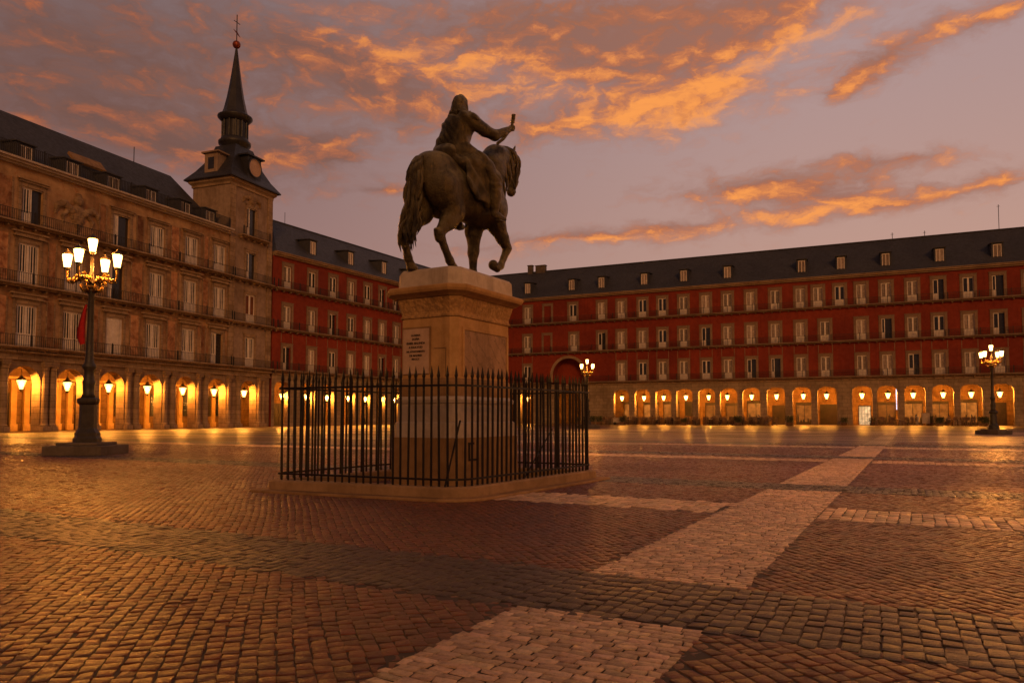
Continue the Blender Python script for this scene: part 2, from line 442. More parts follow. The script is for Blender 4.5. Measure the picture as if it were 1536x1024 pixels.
BASEC = {PALE: (0.68, 0.47, 0.33), DARK: (0.050, 0.034, 0.031), RED: (0.165, 0.050, 0.021), GREY: (0.16, 0.072, 0.034), CROSS: (0.64, 0.43, 0.29)}
M['pave'] = paving_mat('cobbles')
M['pave_red'] = paving_mat('far_red_setts', False, BASEC[RED])
M['pave_grey'] = paving_mat('far_grey_setts', False, BASEC[GREY])
M['pave_pale'] = paving_mat('far_pale_setts', False, (0.46, 0.31, 0.22))
M['pave_dark'] = paving_mat('far_dark_setts', False, (0.06, 0.048, 0.042))
NEAR = 40.0

def ground():
    g = MB(); S = 1500.0
    g.quad((-S, -S, -0.012), (S, -S, -0.012), (S, S, -0.012), (-S, S, -0.012))
    struct(g.build('ground', M['pave_red']))
    def P(u, v, z): return (u * U[0] + v * V[0], u * U[1] + v * V[1], z)
    # far paving pattern: thin sheets on the base, beyond the modelled stones
    def sheet(name, rects, mat, z):
        b = MB()
        for u0, u1, v0, v1 in rects: b.quad(P(u0, v0, z), P(u1, v0, z), P(u1, v1, z), P(u0, v1, z))
        struct(b.build(name, mat))
    sheet('grey_paving', [(13.1, 160, 2.55, 120), (17.3, 160, -120, -19)], M['pave_grey'], -0.0095)
    segs = []; cuts = [s for s in STRIPES]
    sheet('dark_paving_band', [(a, b, -60, 110) for a, b, k in STRIPES if k == DARK], M['pave_dark'], -0.0065)
    sheet('pale_cross_band', [(a, b, -60, 110) for a, b, k in STRIPES if k == CROSS and a > 20], M['pave_pale'], -0.0035)
    b = MB(); edges = [6.63, 15.9, 17.3, 28.6, 30.2, 41.5, 43.5, 110]
    for i in range(0, 8, 2):
        n = 8
        for k in range(n):
            ua = edges[i] + (edges[i + 1] - edges[i]) * k / n; ub = edges[i] + (edges[i + 1] - edges[i]) * (k + 1) / n
            a0, a1 = strip_edges(np.array([ua])); b0, b1 = strip_edges(np.array([ub]))
            b.quad(P(ua, a0[0], -0.0005), P(ua, a1[0], -0.0005), P(ub, b1[0], -0.0005), P(ub, b0[0], -0.0005))
    struct(b.build('pale_paving_strip', M['pave_pale']))
    m, nt, bs = new_mat('dark_joint_grit'); v = coords(nt)
    nt.links.new(mix(nt, noise(nt, v, 30, 5, 0.7), (0.018, 0.012, 0.008), (0.05, 0.032, 0.02)), bs.inputs['Base Color']); bs.inputs['Roughness'].default_value = 0.8
    b = MB(); y1 = NEAR - 2.6; b.quad((-0.8 * 2.4 - 2.2, 2.4, 0.0015), (0.8 * 2.4 + 2.2, 2.4, 0.0015), (0.8 * y1 + 2.2, y1, 0.0015), (-0.8 * y1 - 2.2, y1, 0.0015))
    struct(b.build('paving_joints', m))
ground()

def cobbles():
    """individual stones for the near part of the square: bevelled, tilted, irregular, one sheet of paving"""
    allV = []; allF = []; allC = []; base = 0
    def in_area(x, y):
        ok = (y > 2.2) & (y < NEAR + 2.0 * np.sin(x * 0.9)) & (np.abs(x) < 0.80 * y + 2.5)
        return ok
    c45 = math.radians(-17.1)
    A45 = np.array([math.sin(c45), math.cos(c45)]); B45 = np.array([A45[1], -A45[0]])
    sets = [(RED, A45, B45, 0.126, 0.108), (GREY, A45, B45, 0.126, 0.108), (PALE, V, -U, 0.152, 0.082), (CROSS, U, V, 0.24, 0.15), (DARK, U, V, 0.178, 0.122)]
    for kind, ea, eb, la, lb in sets:
        # rows run along ea (continuous joints), stones la long and lb wide
        amax = 75.0
        nb = int(2 * amax / lb); na = int(2 * amax / la)
        jb, ja = np.meshgrid(np.arange(nb), np.arange(na), indexing='ij')
        off = rng.random(nb)[:, None] * la
        a0 = -amax + ja * la + off; b0 = -amax + jb * lb + 0 * a0
        if kind == DARK: a0 = a0 - 0.0
        ac = a0 + la / 2; bc = b0 + lb / 2
        x = ac * ea[0] + bc * eb[0]; y = ac * ea[1] + bc * eb[1]
        m = in_area(x, y)
        ac, bc, x, y = ac[m], bc[m], x[m], y[m]
        u = x * U[0] + y * U[1]; v = x * V[0] + y * V[1]
        ends = None
        if kind == PALE:
            # rows run across the strip: cut the end stones to its edges
            kc = kind_at(u, v); a_l, a_r = strip_edges(u)
            s0 = ac - la / 2; s1 = ac + la / 2
            dark = np.array([any(q0 < uu < q1 for q0, q1, kk in STRIPES if kk == DARK) for uu in u])
            c0 = np.maximum(s0, a_l); c1 = np.minimum(s1, a_r)
            m = (c1 - c0 > 0.05) & ~dark
            ac = (c0 + c1) / 2; ends = ((c1 - c0) / 2)[m]
            ac, bc = ac[m], bc[m]; x = ac * ea[0] + bc * eb[0]; y = ac * ea[1] + bc * eb[1]
        else:
            m = kind_at(u, v) == kind
            if kind in (RED, GREY):
                near = np.zeros(len(u), bool)
                for dx, dy in ((0.075, 0), (-0.075, 0), (0, 0.075), (0, -0.075)):
                    near |= kind_at(u + dx, v + dy) == kind
                low = (near & ~m); m |= near
                for dx, dy in ((0.085, 0), (-0.085, 0), (0, 0.085), (0, -0.085)):
                    kk = kind_at(u + dx, v + dy); low |= (kk == PALE) | (kk == DARK) | (kk == CROSS)
                low = low[m]
            ac, bc, x, y = ac[m], bc[m], x[m], y[m]
        n = len(x)
        # gentle waviness of the courses
        wav = 0.02 * np.sin(x * 1.7 + y * 0.9) + 0.015 * np.sin(x * 0.6 - y * 1.3)
        bc = bc + wav * (0.5 if kind in (PALE, CROSS) else 1.0)
        ha = la / 2 * (0.91 + 0.08 * rng.random(n)); hb = lb / 2 * (0.90 + 0.08 * rng.random(n))
        if ends is not None: ha = ends * (0.90 + 0.07 * rng.random(n))
        ac = ac + (rng.random(n) - 0.5) * (0.014 if ends is None else 0.006)
        tilt_a = rng.normal(0, 0.030, n); tilt_b = rng.normal(0, 0.040, n); lift = rng.normal(0.0, 0.0013, n)
        if kind in (RED, GREY): lift = lift - 0.002 - 0.0045 * low
        px = []; py = []; pz = []
        sgn = np.array([(-1, -1), (1, -1), (1, 1), (-1, 1)], float)
        jit = rng.normal(0, 0.006, (n, 4, 2))
        for inset, z in ((1.0, -0.014), (0.98, 0.005), (0.91, 0.0095)):
            for k in range(4):
                da = sgn[k, 0] * ha * (inset if inset == 1 else (1 - (1 - inset) * lb / la)) + jit[:, k, 0]
                db = sgn[k, 1] * hb * inset + jit[:, k, 1]
                px.append(ac + da); py.append(bc + db)
                pz.append(z + (lift + tilt_a * da + tilt_b * db if z > 0 else 0 * da))
        px.append(ac); py.append(bc); pz.append(0.0100 + lift + rng.normal(0, 0.0022, n))
        Aa = np.stack(px, 1); Bb = np.stack(py, 1); Zz = np.stack(pz, 1)
        Xw = Aa * ea[0] + Bb * eb[0]; Yw = Aa * ea[1] + Bb * eb[1]
        Vs = np.stack([Xw, Yw, Zz], 2).reshape(-1, 3)
        det = ea[0] * eb[1] - ea[1] * eb[0]
        loc = []
        for r in (0, 1):
            for k in range(4):
                j = (k + 1) % 4
                loc.append((r * 4 + k, r * 4 + j, r * 4 + 4 + j, r * 4 + 4 + k))
        tri = [(8 + k, 8 + (k + 1) % 4, 12, 12) for k in range(4)]
        L = np.array(loc + tri)
        if det < 0: L = L[:, ::-1]
        Fs = (np.arange(n)[:, None, None] * 13 + L[None]).reshape(-1, 4) + base
        c = np.array(BASEC[kind])[None] * (0.66 + 0.68 * rng.random((n, 1))) * (1 + rng.normal(0, 0.025, (n, 3)))
        c = np.clip(c, 0.01, 0.9)
        Cs = np.repeat(np.concatenate([c, np.ones((n, 1))], 1), 13, 0)
        allV.append(Vs); allF.append(Fs); allC.append(Cs); base += n * 13
    Vv = np.concatenate(allV); Ff = np.concatenate(allF); Cc = np.concatenate(allC)
    istri = (Ff[:, 2] == Ff[:, 3]) | (Ff[:, 0] == Ff[:, 1])
    quads = Ff[~istri]; t = Ff[istri]
    t = np.where((t[:, 2] == t[:, 3])[:, None], t[:, :3], t[:, 1:])
    me = bpy.data.meshes.new('plaza_paving')
    nv = len(Vv); nq = len(quads); ntri = len(t)
    me.vertices.add(nv); me.vertices.foreach_set('co', Vv.ravel())
    me.loops.add(nq * 4 + ntri * 3); me.polygons.add(nq + ntri)
    me.loops.foreach_set('vertex_index', np.concatenate([quads.ravel(), t.ravel()]).astype(np.int32))
    me.polygons.foreach_set('loop_start', np.concatenate([np.arange(nq) * 4, nq * 4 + np.arange(ntri) * 3]).astype(np.int32))
    me.update(calc_edges=True)
    at = me.attributes.new('Col', 'FLOAT_COLOR', 'POINT'); at.data.foreach_set('color', Cc.ravel())
    o = link('plaza_paving', me, M['pave'], None, False)
    struct(o)
cobbles()
# ------------------------------------------------------------------ monument: pedestal, bronze rider, fence
STC = Vector((-1.19, 15.8, 0.0)); HEAD = R(30)
def chamfer_rect(w, l, ch, z, cx=0.0, cy=0.0):
    a, b = w / 2, l / 2
    return [(cx + x, cy + y, z) for x, y in ((a - ch, -b), (a, -b + ch), (a, b - ch), (a - ch, b), (-a + ch, b), (-a, b - ch), (-a, -b + ch), (-a + ch, -b))]
def profile_block(levels, w0, l0, ch):
    """levels: (z, growth) -> rings of a chamfered rectangle"""
    b = MB(); b.loft([chamfer_rect(w0 + 2 * g, l0 + 2 * g, max(0.03, ch + g * 0.5), z) for z, g in levels]); return b
def pedestal():
    # local frame: +y is the way the horse walks, +x its right side
    t = thing('monument_pedestal', 'tall moulded stone pedestal with inscribed plaque standing inside the iron fence', 'pedestal', STC, -HEAD)
    w, l, ch = 1.42, 2.22, 0.13
    profile_block([(0.0, 0.20), (1.07, 0.18)], w, l, ch).build('base_block', M['ped_dark'], t)
    profile_block([(1.073, 0.135), (1.36, 0.125), (1.39, 0.09)], w, l, ch).build('plinth_course', M['ped_light'], t)
    profile_block([(1.393, 0.075), (1.76, 0.075)], w, l, ch).build('lower_die', M['ped_light'], t)
    profile_block([(1.763, 0.10), (1.83, 0.115), (1.86, 0.09), (1.90, 0.055)], w, l, ch).build('moulding', M['ped_light'], t)
    profile_block([(1.903, 0.03), (2.20, 0.03), (2.26, 0.0)], w, l, ch).build('shaft_foot', M['ped_dark'], t)
    profile_block([(2.263, 0.0), (3.50, 0.0)], w, l, ch).build('shaft', M['ped'], t)
    profile_block([(3.503, 0.03), (3.54, 0.035), (3.57, 0.012), (3.62, 0.012), (3.86, 0.085), (3.90, 0.10)], w, l, ch).build('frieze', M['frieze'], t)
    profile_block([(3.903, 0.13), (3.93, 0.17), (3.98, 0.27), (4.03, 0.30), (4.08, 0.31), (4.11, 0.27)], w, l, ch).build('cornice', M['ped'], t)
    profile_block([(4.113, 0.10), (4.44, 0.08), (4.50, 0.03)], w, l, 0.16).build('top_slab', M['ped_light'], t)
    # inscribed plaque on the end face (towards the viewer, local -y)
    y = -l / 2
    b = MB(); b.box(-0.56, 0.09, y - 0.035, y + 0.02, 2.36, 3.28)
    pl = b.build('plaque', M['plaque'], t)
    b = MB()
    for x0, x1, z0, z1 in ((-0.60, -0.563, 2.36, 3.28), (0.093, 0.13, 2.36, 3.28), (-0.60, 0.13, 3.283, 3.32)): b.box(x0, x1, y - 0.02, y + 0.02, z0, z1)
    b.build('plaque_border', M['ped_dark'], pl)
    lines = [('LA REINA', 0.055, 3.13), ('DOÑA', 0.062, 3.05), ('ISABEL SEGUNDA', 0.062, 2.965), ('A SOLICITUD', 0.058, 2.885), ('DEL AYUNTAMIENTO', 0.05, 2.80), ('DE MADRID', 0.06, 2.715), ('MDCCC', 0.055, 2.645)]
    for s, sz, z in lines:
        cu = bpy.data.curves.new('inscription', 'FONT'); cu.body = s; cu.size = sz * 1.0; cu.align_x = 'CENTER'; cu.extrude = 0.004; cu.resolution_u = 3; cu.offset = 0.0012
        tmp = bpy.data.objects.new('inscription_text', cu); COL.objects.link(tmp)
        me = bpy.data.meshes.new_from_object(tmp.evaluated_get(bpy.context.evaluated_depsgraph_get()))
        bpy.data.objects.remove(tmp)
        me.materials.clear()
        mx = max(abs(v.co.x) for v in me.vertices)
        if mx > 0.235:
            for v in me.vertices: v.co.x *= 0.235 / mx
        o = link('inscription', me, M['ink'], pl, False, (-0.235, y - 0.039, z))
        o.rotation_euler = (R(90), 0, 0)
    # blank recessed panel frame beside it, low
    b = MB(); x = w / 2
    b.box(x - 0.02, x + 0.012, -0.80, 0.88, 2.36, 3.24)
    pn = b.build('side_panel', M['veined'], t)
    b = MB()
    for y0, y1, z0, z1 in ((-0.86, -0.803, 2.30, 3.30), (0.883, 0.94, 2.30, 3.30), (-0.80, 0.88, 3.243, 3.30)): b.box(x - 0.02, x + 0.03, y0, y1, z0, z1)
    b.build('panel_border', M['ped'], pn)
    b = MB()
    for x0, x1, z0, z1 in ((0.20, 0.50, 2.86, 2.875), (0.485, 0.50, 2.3, 2.857)): b.box(x0, x1, y - 0.012, y + 0.02, z0, z1)
    b.build('scored_panel', M['ped_dark'], t)
    b = MB(); b.box(x + 0.18, x + 0.21, -0.86, -0.55, 0.62, 0.655); b.box(x + 0.18, x + 0.21, -0.90, -0.863, 0.62, 0.98); b.box(x + 0.18, x + 0.21, -0.86, -0.72, 0.94, 0.98)
    b.build('metal_fitting', M['iron'], t)
pedestal()

def statue():
    t = thing('equestrian_statue', 'dark bronze statue of a rider with raised baton on a walking horse atop the pedestal', 'statue', STC + Vector((0, 0, 4.50)), -HEAD - R(5))
    t.scale = (0.94, 1.0, 1.0)
    # local frame: +y forward (u), +x right (r)
    def P(u, r, z): return (r, u, z)
    s = SDF((-0.85, -1.9, -0.02), (0.85, 2.75, 3.75), 0.026)
    for q in (-1, 1):
        s.ell(P(-0.70, 0.165 * q, 1.90), (0.30, 0.56, 0.60), 0.10)
        s.ell(P(-0.42, 0.22 * q, 1.70), (0.25, 0.48, 0.46), 0.12)
    s.cone(P(-0.45, 0, 1.84), 0.51, P(0.65, 0, 1.80), 0.52, 0.10)
    s.ell(P(1.02, 0, 1.88), (0.46, 0.46, 0.60), 0.15)
    for q in (-1, 1): s.ell(P(1.20, 0.22 * q, 1.75), (0.24, 0.26, 0.36), 0.12)
    s.cone(P(0.60, 0, 2.28), 0.24, P(-0.95, 0, 2.22), 0.26, 0.2)
    s.chain([P(0.90, 0, 2.18), P(1.16, 0, 2.68), P(1.42, 0, 3.00), P(1.78, 0, 3.16), P(1.98, 0, 3.16)], [0.46, 0.40, 0.34, 0.25, 0.20], 0.12)
    s.chain([P(2.02, 0, 3.20), P(2.16, 0, 2.95), P(2.12, 0, 2.66), P(2.04, 0, 2.42)], [0.17, 0.155, 0.12, 0.10], 0.06)
    s.ell(P(1.98, 0, 2.92), (0.14, 0.20, 0.24), 0.06)
    s.ell(P(2.03, 0, 2.38), (0.10, 0.12, 0.09), 0.04)
    for q in (-1, 1):
        s.cone(P(1.98, 0.10 * q, 3.32), 0.055, P(2.03, 0.13 * q, 3.50), 0.02, 0.03)
        s.ell(P(2.20, 0.12 * q, 3.05), (0.03, 0.05, 0.04), 0.02)          # eyes
        s.ell(P(2.10, 0.075 * q, 2.41), (0.035, 0.035, 0.03), 0.02)
    # hind legs
    s.chain([P(-0.78, 0.27, 1.75), P(-0.48, 0.30, 1.30), P(-0.62, 0.29, 1.08), P(-0.90, 0.27, 0.76)], [0.36, 0.24, 0.18, 0.105], 0.10)
    s.cone(P(-1.00, 0.27, 0.80), 0.055, P(-0.90, 0.27, 0.66), 0.10, 0.04)
    s.chain([P(-0.88, 0.27, 0.74), P(-0.72, 0.26, 0.50), P(-0.54, 0.25, 0.26), P(-0.42, 0.25, 0.14)], [0.11, 0.078, 0.09, 0.085], 0.04)
    s.cone(P(-0.40, 0.25, 0.12), 0.09, P(-0.33, 0.25, 0.03), 0.125, 0.03)
    s.chain([P(-0.85, -0.27, 1.75), P(-0.85, -0.29, 1.28), P(-1.10, -0.28, 1.05), P(-1.42, -0.27, 0.74)], [0.36, 0.24, 0.18, 0.105], 0.10)
    s.chain([P(-1.42, -0.27, 0.74), P(-1.36, -0.26, 0.48), P(-1.30, -0.25, 0.24), P(-1.24, -0.25, 0.14)], [0.11, 0.078, 0.09, 0.085], 0.04)
    s.cone(P(-1.23, -0.25, 0.12), 0.09, P(-1.17, -0.25, 0.03), 0.125, 0.03)
    # fore legs
    s.chain([P(0.98, -0.25, 1.62), P(0.86, -0.24, 1.22), P(0.84, -0.22, 0.78), P(0.82, -0.22, 0.70), P(0.82, -0.22, 0.27), P(0.86, -0.22, 0.14)], [0.30, 0.20, 0.125, 0.115, 0.082, 0.085], 0.07)
    s.cone(P(0.87, -0.22, 0.12), 0.09, P(0.92, -0.22, 0.03), 0.125, 0.03)
    s.chain([P(1.02, 0.25, 1.65), P(1.14, 0.25, 1.34), P(1.36, 0.24, 1.12), P(1.56, 0.23, 0.93)], [0.30, 0.21, 0.15, 0.115], 0.07)
    s.chain([P(1.57, 0.23, 0.90), P(1.44, 0.22, 0.66), P(1.32, 0.22, 0.46), P(1.20, 0.22, 0.38)], [0.11, 0.078, 0.085, 0.08], 0.04)
    s.cone(P(1.18, 0.22, 0.37), 0.085, P(1.04, 0.22, 0.43), 0.12, 0.03)
    s.cone(P(-0.35, 0.0, 1.22), 0.10, P(-0.05, 0, 1.20), 0.08, 0.12)     # sheath
    s.cut_below(0.0)
    s.build('horse', M['bronze'], t)
    # tail: a thick fall of wavy locks
    b = MB(); rr = random.Random(3)
    for k in range(60):
        ang = rr.random() * 6.28; q = 0.15 * math.sqrt(rr.random())
        dx, dy = q * math.cos(ang), q * math.sin(ang) * 0.8
        L = 0.62 + 0.40 * rr.random()
        path = [(0, -1.10, 2.33), (dx * 0.5, -1.26, 2.28), (dx * 0.9, -1.35 + dy * 0.6, 2.05), (dx * 1.1, -1.38 + dy, 1.55), (dx * 1.25 - 0.02, -1.44 + dy, 1.05), (dx * 1.6 - 0.03, -1.50 + dy * 1.3, 0.68), (dx * 1.5 - 0.03, -1.50 + dy * 1.2, 0.30)]
        n = 14; pts = []; rad = []
        for i in range(n + 1):
            f = i / n * (len(path) - 1) * min(1, L); j = min(int(f), len(path) - 2); fr = f - j
            p = [path[j][c] * (1 - fr) + path[j + 1][c] * fr for c in range(3)]
            w = 0.028 * min(1, i / 5) * (1 + i / 14)
            pts.append((p[0] + w * math.sin(i * 1.1 + k), p[1] + w * math.cos(i * 0.9 + k * 2), p[2]))
            rad.append((0.042 + 0.018 * math.sin(i * 0.9 + k)) * (1 if i < n - 2 else (n - i + 0.25) * 0.4))
        b.tube(pts, rad, 6)
    b.build('tail', M['bronze'], t, True)
    # mane: locks falling over the near side of the neck
    b = MB()
    crest = [(0.95, 2.62), (1.08, 2.88), (1.22, 3.13), (1.40, 3.32), (1.62, 3.39), (1.82, 3.39), (1.98, 3.36)]
    for k in range(48):
        f = rr.random() * (len(crest) - 1.001); j = int(f); fr = f - j
        u0 = crest[j][0] * (1 - fr) + crest[j + 1][0] * fr; z0 = crest[j][1] * (1 - fr) + crest[j + 1][1] * fr
        side = 1 if rr.random() < 0.78 else -1
        L = 0.5 + 0.45 * rr.random(); pts = []; rad = []
        for i in range(9):
            q = i / 8
            half = 0.30 + 0.06 * (1.9 - u0)
            r = side * (0.02 + half * math.sin(min(1, q * 1.2) * 1.45)) + 0.02 * math.sin(q * 9 + k)
            pts.append((r, u0 + q * L * (0.05 + 0.22 * math.sin(k)) * (0.3 if u0 > 1.7 else 1) + 0.03 * math.sin(q * 7 + k), z0 - 0.03 - q * q * L * (0.95 if u0 < 1.6 else 0.55)))
            rad.append((0.05 - 0.022 * q) * (0.3 if i == 8 else 1))
        b.tube(pts, rad, 6)
    for k in range(7):
        pts = [(0.03 * (k - 3), 2.00 + 0.012 * i * i * 0.3, 3.36 - 0.05 * i) for i in range(6)]
        b.tube(pts, [0.035, 0.04, 0.04, 0.035, 0.025, 0.01], 6)
    b.build('mane', M['bronze'], t, True)
    # saddle and hanging cloths
    s = SDF((-0.95, -0.8, 1.2), (0.95, 1.3, 3.2), 0.026)
    s.ell(P(-0.02, 0, 2.42), (0.56, 0.52, 0.24), 0.05)
    s.ell(P(-0.48, 0, 2.62), (0.34, 0.10, 0.17), 0.08)
    s.ell(P(0.38, 0, 2.60), (0.24, 0.10, 0.20), 0.08)
    for q in (-1, 1):
        s.ell(P(0.20, 0.52 * q, 2.12), (0.075, 0.50, 0.52), 0.05, (R(20), R(-8 * q), 0))
        s.ell(P(0.45, 0.50 * q, 1.86), (0.06, 0.26, 0.30), 0.05, (R(20), R(-6 * q), 0))
    for q in (-1, 1):
        s.chain([P(-0.05, 0.22 * q, 2.72), P(0.25, 0.44 * q, 2.50), P(0.60, 0.54 * q, 2.22), P(0.92, 0.50 * q, 2.00)], [0.13, 0.20, 0.19, 0.07], 0.14)
    wave = 0.020 * np.sin(17 * (s.Y + 0.5 * s.Z) + 3 * np.sin(3 * s.Z)) + 0.010 * np.sin(33 * (s.Y + 0.4 * s.Z) + 2 * np.sin(5 * s.Z))
    s.F = s.F + wave
    s.build('saddle_cloth', M['bronze'], t)
    # the rider: one body surface in breeches and boots
    s = SDF((-0.95, -0.55, 1.2), (1.0, 1.45, 4.2), 0.022)
    s.chain([P(-0.02, 0, 2.78), P(0.0, 0, 3.05), P(0.06, 0, 3.30)], [0.29, 0.27, 0.30], 0.08)
    s.ell(P(0.10, 0, 3.34), (0.36, 0.24, 0.24), 0.10)
    s.cone(P(0.09, 0, 3.50), 0.13, P(0.12, 0, 3.72), 0.10, 0.06)
    s.ell(P(0.13, 0, 3.875), (0.135, 0.165, 0.185), 0.04)
    s.ell(P(0.24, 0, 3.80), (0.08, 0.09, 0.11), 0.04)                                   # jaw and beard
    s.cone(P(0.29, 0, 3.90), 0.025, P(0.325, 0, 3.84), 0.03, 0.025)                      # nose
    for q in (-1, 1):
        s.ell(P(0.255, 0.05 * q, 3.915), (0.022, 0.02, 0.014), 0.015)
        s.ell(P(0.12, 0.14 * q, 3.86), (0.025, 0.045, 0.06), 0.02)
    s.chain([P(0.10, 0.34, 3.42), P(0.34, 0.50, 3.27), P(0.58, 0.62, 3.20), P(0.80, 0.70, 3.32), P(0.94, 0.745, 3.42)], [0.165, 0.135, 0.115, 0.092, 0.07], 0.05)
    s.chain([P(0.08, -0.34, 3.42), P(0.24, -0.52, 3.06), P(0.46, -0.36, 2.92), P(0.66, -0.16, 2.92)], [0.165, 0.12, 0.10, 0.065], 0.05)
    # right hand closed round the baton: palm, four bent fingers and thumb
    s.ell(P(1.00, 0.765, 3.46), (0.045, 0.075, 0.07), 0.02)
    for i in range(4):
        z = 3.415 + 0.032 * i; o = 1.035 - 0.006 * abs(i - 1.6)
        s.chain([P(1.02, 0.80, z), P(o + 0.035, 0.815, z + 0.01), P(o + 0.045, 0.775, z + 0.016), P(o + 0.012, 0.735, z + 0.014)], [0.022, 0.021, 0.019, 0.016], 0.008)
    s.chain([P(0.97, 0.735, 3.47), P(1.01, 0.715, 3.525), P(1.05, 0.74, 3.54)], [0.026, 0.023, 0.018], 0.012)
    # left hand on the reins
    s.ell(P(0.72, -0.12, 2.92), (0.04, 0.075, 0.06), 0.02)
    for i in range(4):
        z = 2.885 + 0.026 * i
        s.chain([P(0.76, -0.10, z), P(0.80, -0.07, z + 0.005), P(0.785, -0.035, z + 0.008), P(0.75, -0.04, z + 0.006)], [0.020, 0.019, 0.017, 0.015], 0.008)
    s.chain([P(0.72, -0.10, 2.975), P(0.77, -0.06, 2.99)], [0.023, 0.018], 0.01)
    for q in (-1, 1):
        s.chain([P(0.02, 0.22 * q, 2.70), P(0.36, 0.52 * q, 2.42), P(0.56, 0.60 * q, 2.16)], [0.24, 0.20, 0.165], 0.08)
        s.chain([P(0.56, 0.60 * q, 2.16), P(0.60, 0.60 * q, 1.95), P(0.62, 0.59 * q, 1.80), P(0.64, 0.58 * q, 1.54)], [0.16, 0.155, 0.145, 0.095], 0.05)
        s.chain([P(0.62, 0.58 * q, 1.44), P(0.74, 0.60 * q, 1.42), P(0.92, 0.63 * q, 1.40)], [0.085, 0.085, 0.06], 0.04)
        s.ell(P(0.57, 0.60 * q, 2.06), (0.19, 0.19, 0.07), 0.04)                           # boot tops
    wave = 0.004 * np.sin(26 * s.Z + 14 * s.Y + 3 * np.sin(7 * s.X)) * (s.Z > 1.5)
    s.F = s.F + wave
    rider = s.build('rider', M['bronze'], t)
    # clothing: cuirass skirt, sash over the shoulder, lumpy ruff; hair
    s = SDF((-0.75, -0.75, 2.3), (0.75, 0.75, 3.75), 0.022)
    s.chain([P(-0.02, 0, 2.72), P(-0.02, 0, 3.00), P(0.02, 0, 3.32)], [0.31, 0.26, 0.29], 0.08)
    s.ell(P(-0.08, -0.06, 3.22), (0.32, 0.27, 0.34), 0.10)
    s.ell(P(-0.16, -0.13, 2.98), (0.22, 0.20, 0.28), 0.10)
    s.cone(P(-0.05, 0.25, 3.50), 0.14, P(-0.22, -0.20, 2.95), 0.20, 0.08)
    s.cone(P(-0.22, -0.20, 2.95), 0.15, P(-0.36, -0.25, 2.72), 0.12, 0.06)
    s.cone(P(-0.40, 0.1, 2.70), 0.09, P(-0.50, -0.15, 2.66), 0.08, 0.05)
    for q in (-1, 1): s.ell(P(0.10, 0.36 * q, 3.46), (0.18, 0.20, 0.12), 0.05)
    d = s.X * 0.75 + s.Z * 0.65
    s.F = s.F + 0.020 * np.sin(22 * d + 5 * np.sin(3.1 * s.Z + 2 * s.X) + 3 * np.sin(5 * s.Y)) + 0.006 * np.sin(43 * d + 9 * s.Y + 3 * np.sin(6 * s.X))
    s.F = np.maximum(s.F, -(s.Y - 0.36))*1.0 if False else s.F
    s.build('sash_and_tunic', M['bronze'], rider)
    b = MB()
    for k in range(22):
        a = 2 * math.pi * k / 22
        b.tube([(0.15 * math.sin(a), 0.10 + 0.15 * math.cos(a), 3.64), (0.24 * math.sin(a + 0.05), 0.09 + 0.22 * math.cos(a + 0.05), 3.63 + 0.035 * math.sin(k * 2.1)), (0.285 * math.sin(a), 0.08 + 0.26 * math.cos(a), 3.57 + 0.05 * math.sin(k * 3.7))], [0.03, 0.05, 0.03], 6)
    b.build('ruff', M['bronze'], rider, True)
    s = SDF((-0.3, -0.25, 3.5), (0.3, 0.45, 4.15), 0.02)
    s.ell(P(0.10, 0, 3.90), (0.165, 0.185, 0.185), 0.04)
    s.cone(P(0.02, 0, 3.84), 0.15, P(0.0, 0, 3.66), 0.17, 0.06)
    s.F = np.maximum(s.F, (s.Y - 0.16) * 0.9)
    s.F = s.F + 0.008 * np.sin(60 * s.X + 5 * s.Z)
    s.build('hair', M['bronze'], rider)
    b = MB(); b.tube([P(0.62, 0.66, 3.02), P(0.80, 0.71, 3.18), P(0.96, 0.755, 3.40), P(1.04, 0.775, 3.56), P(1.075, 0.79, 3.74), P(1.06, 0.80, 3.80)], [0.035, 0.035, 0.032, 0.035, 0.045, 0.03], 8)
    for k in range(7): b.lathe([(0.001, 3.60 + 0.03 * k), (0.055, 3.612 + 0.03 * k), (0.001, 3.625 + 0.03 * k)], 8, (0.78 + 0.003 * k, 1.05 + 0.003 * k))
    b.build('baton', M['bronze'], t, True)
    b = MB()
    for q in (-1, 1):
        b.tube([P(0.74, -0.12, 2.94), P(1.2, 0.28 * q, 2.86), P(1.7, 0.24 * q, 2.66), P(2.06, 0.11 * q, 2.46)], 0.018, 6)
        b.tube([P(0.72, 0.62 * q, 2.3), P(0.76, 0.64 * q, 1.9), P(0.76, 0.62 * q, 1.36)], 0.02, 6)
        b.box(0.62 * q - 0.07, 0.62 * q + 0.07, 0.66, 0.86, 1.31, 1.34)
        b.tube([P(1.98, 0.17 * q, 3.2), P(2.06, 0.15 * q, 2.8), P(2.06, 0.11 * q, 2.46)], 0.016, 6)
    b.tube([P(2.17, -0.13, 2.66), P(2.24, 0, 2.67), P(2.17, 0.13, 2.66)], 0.016, 6)
    b.build('bridle_and_stirrups', M['bronze'], t, True)
statue()

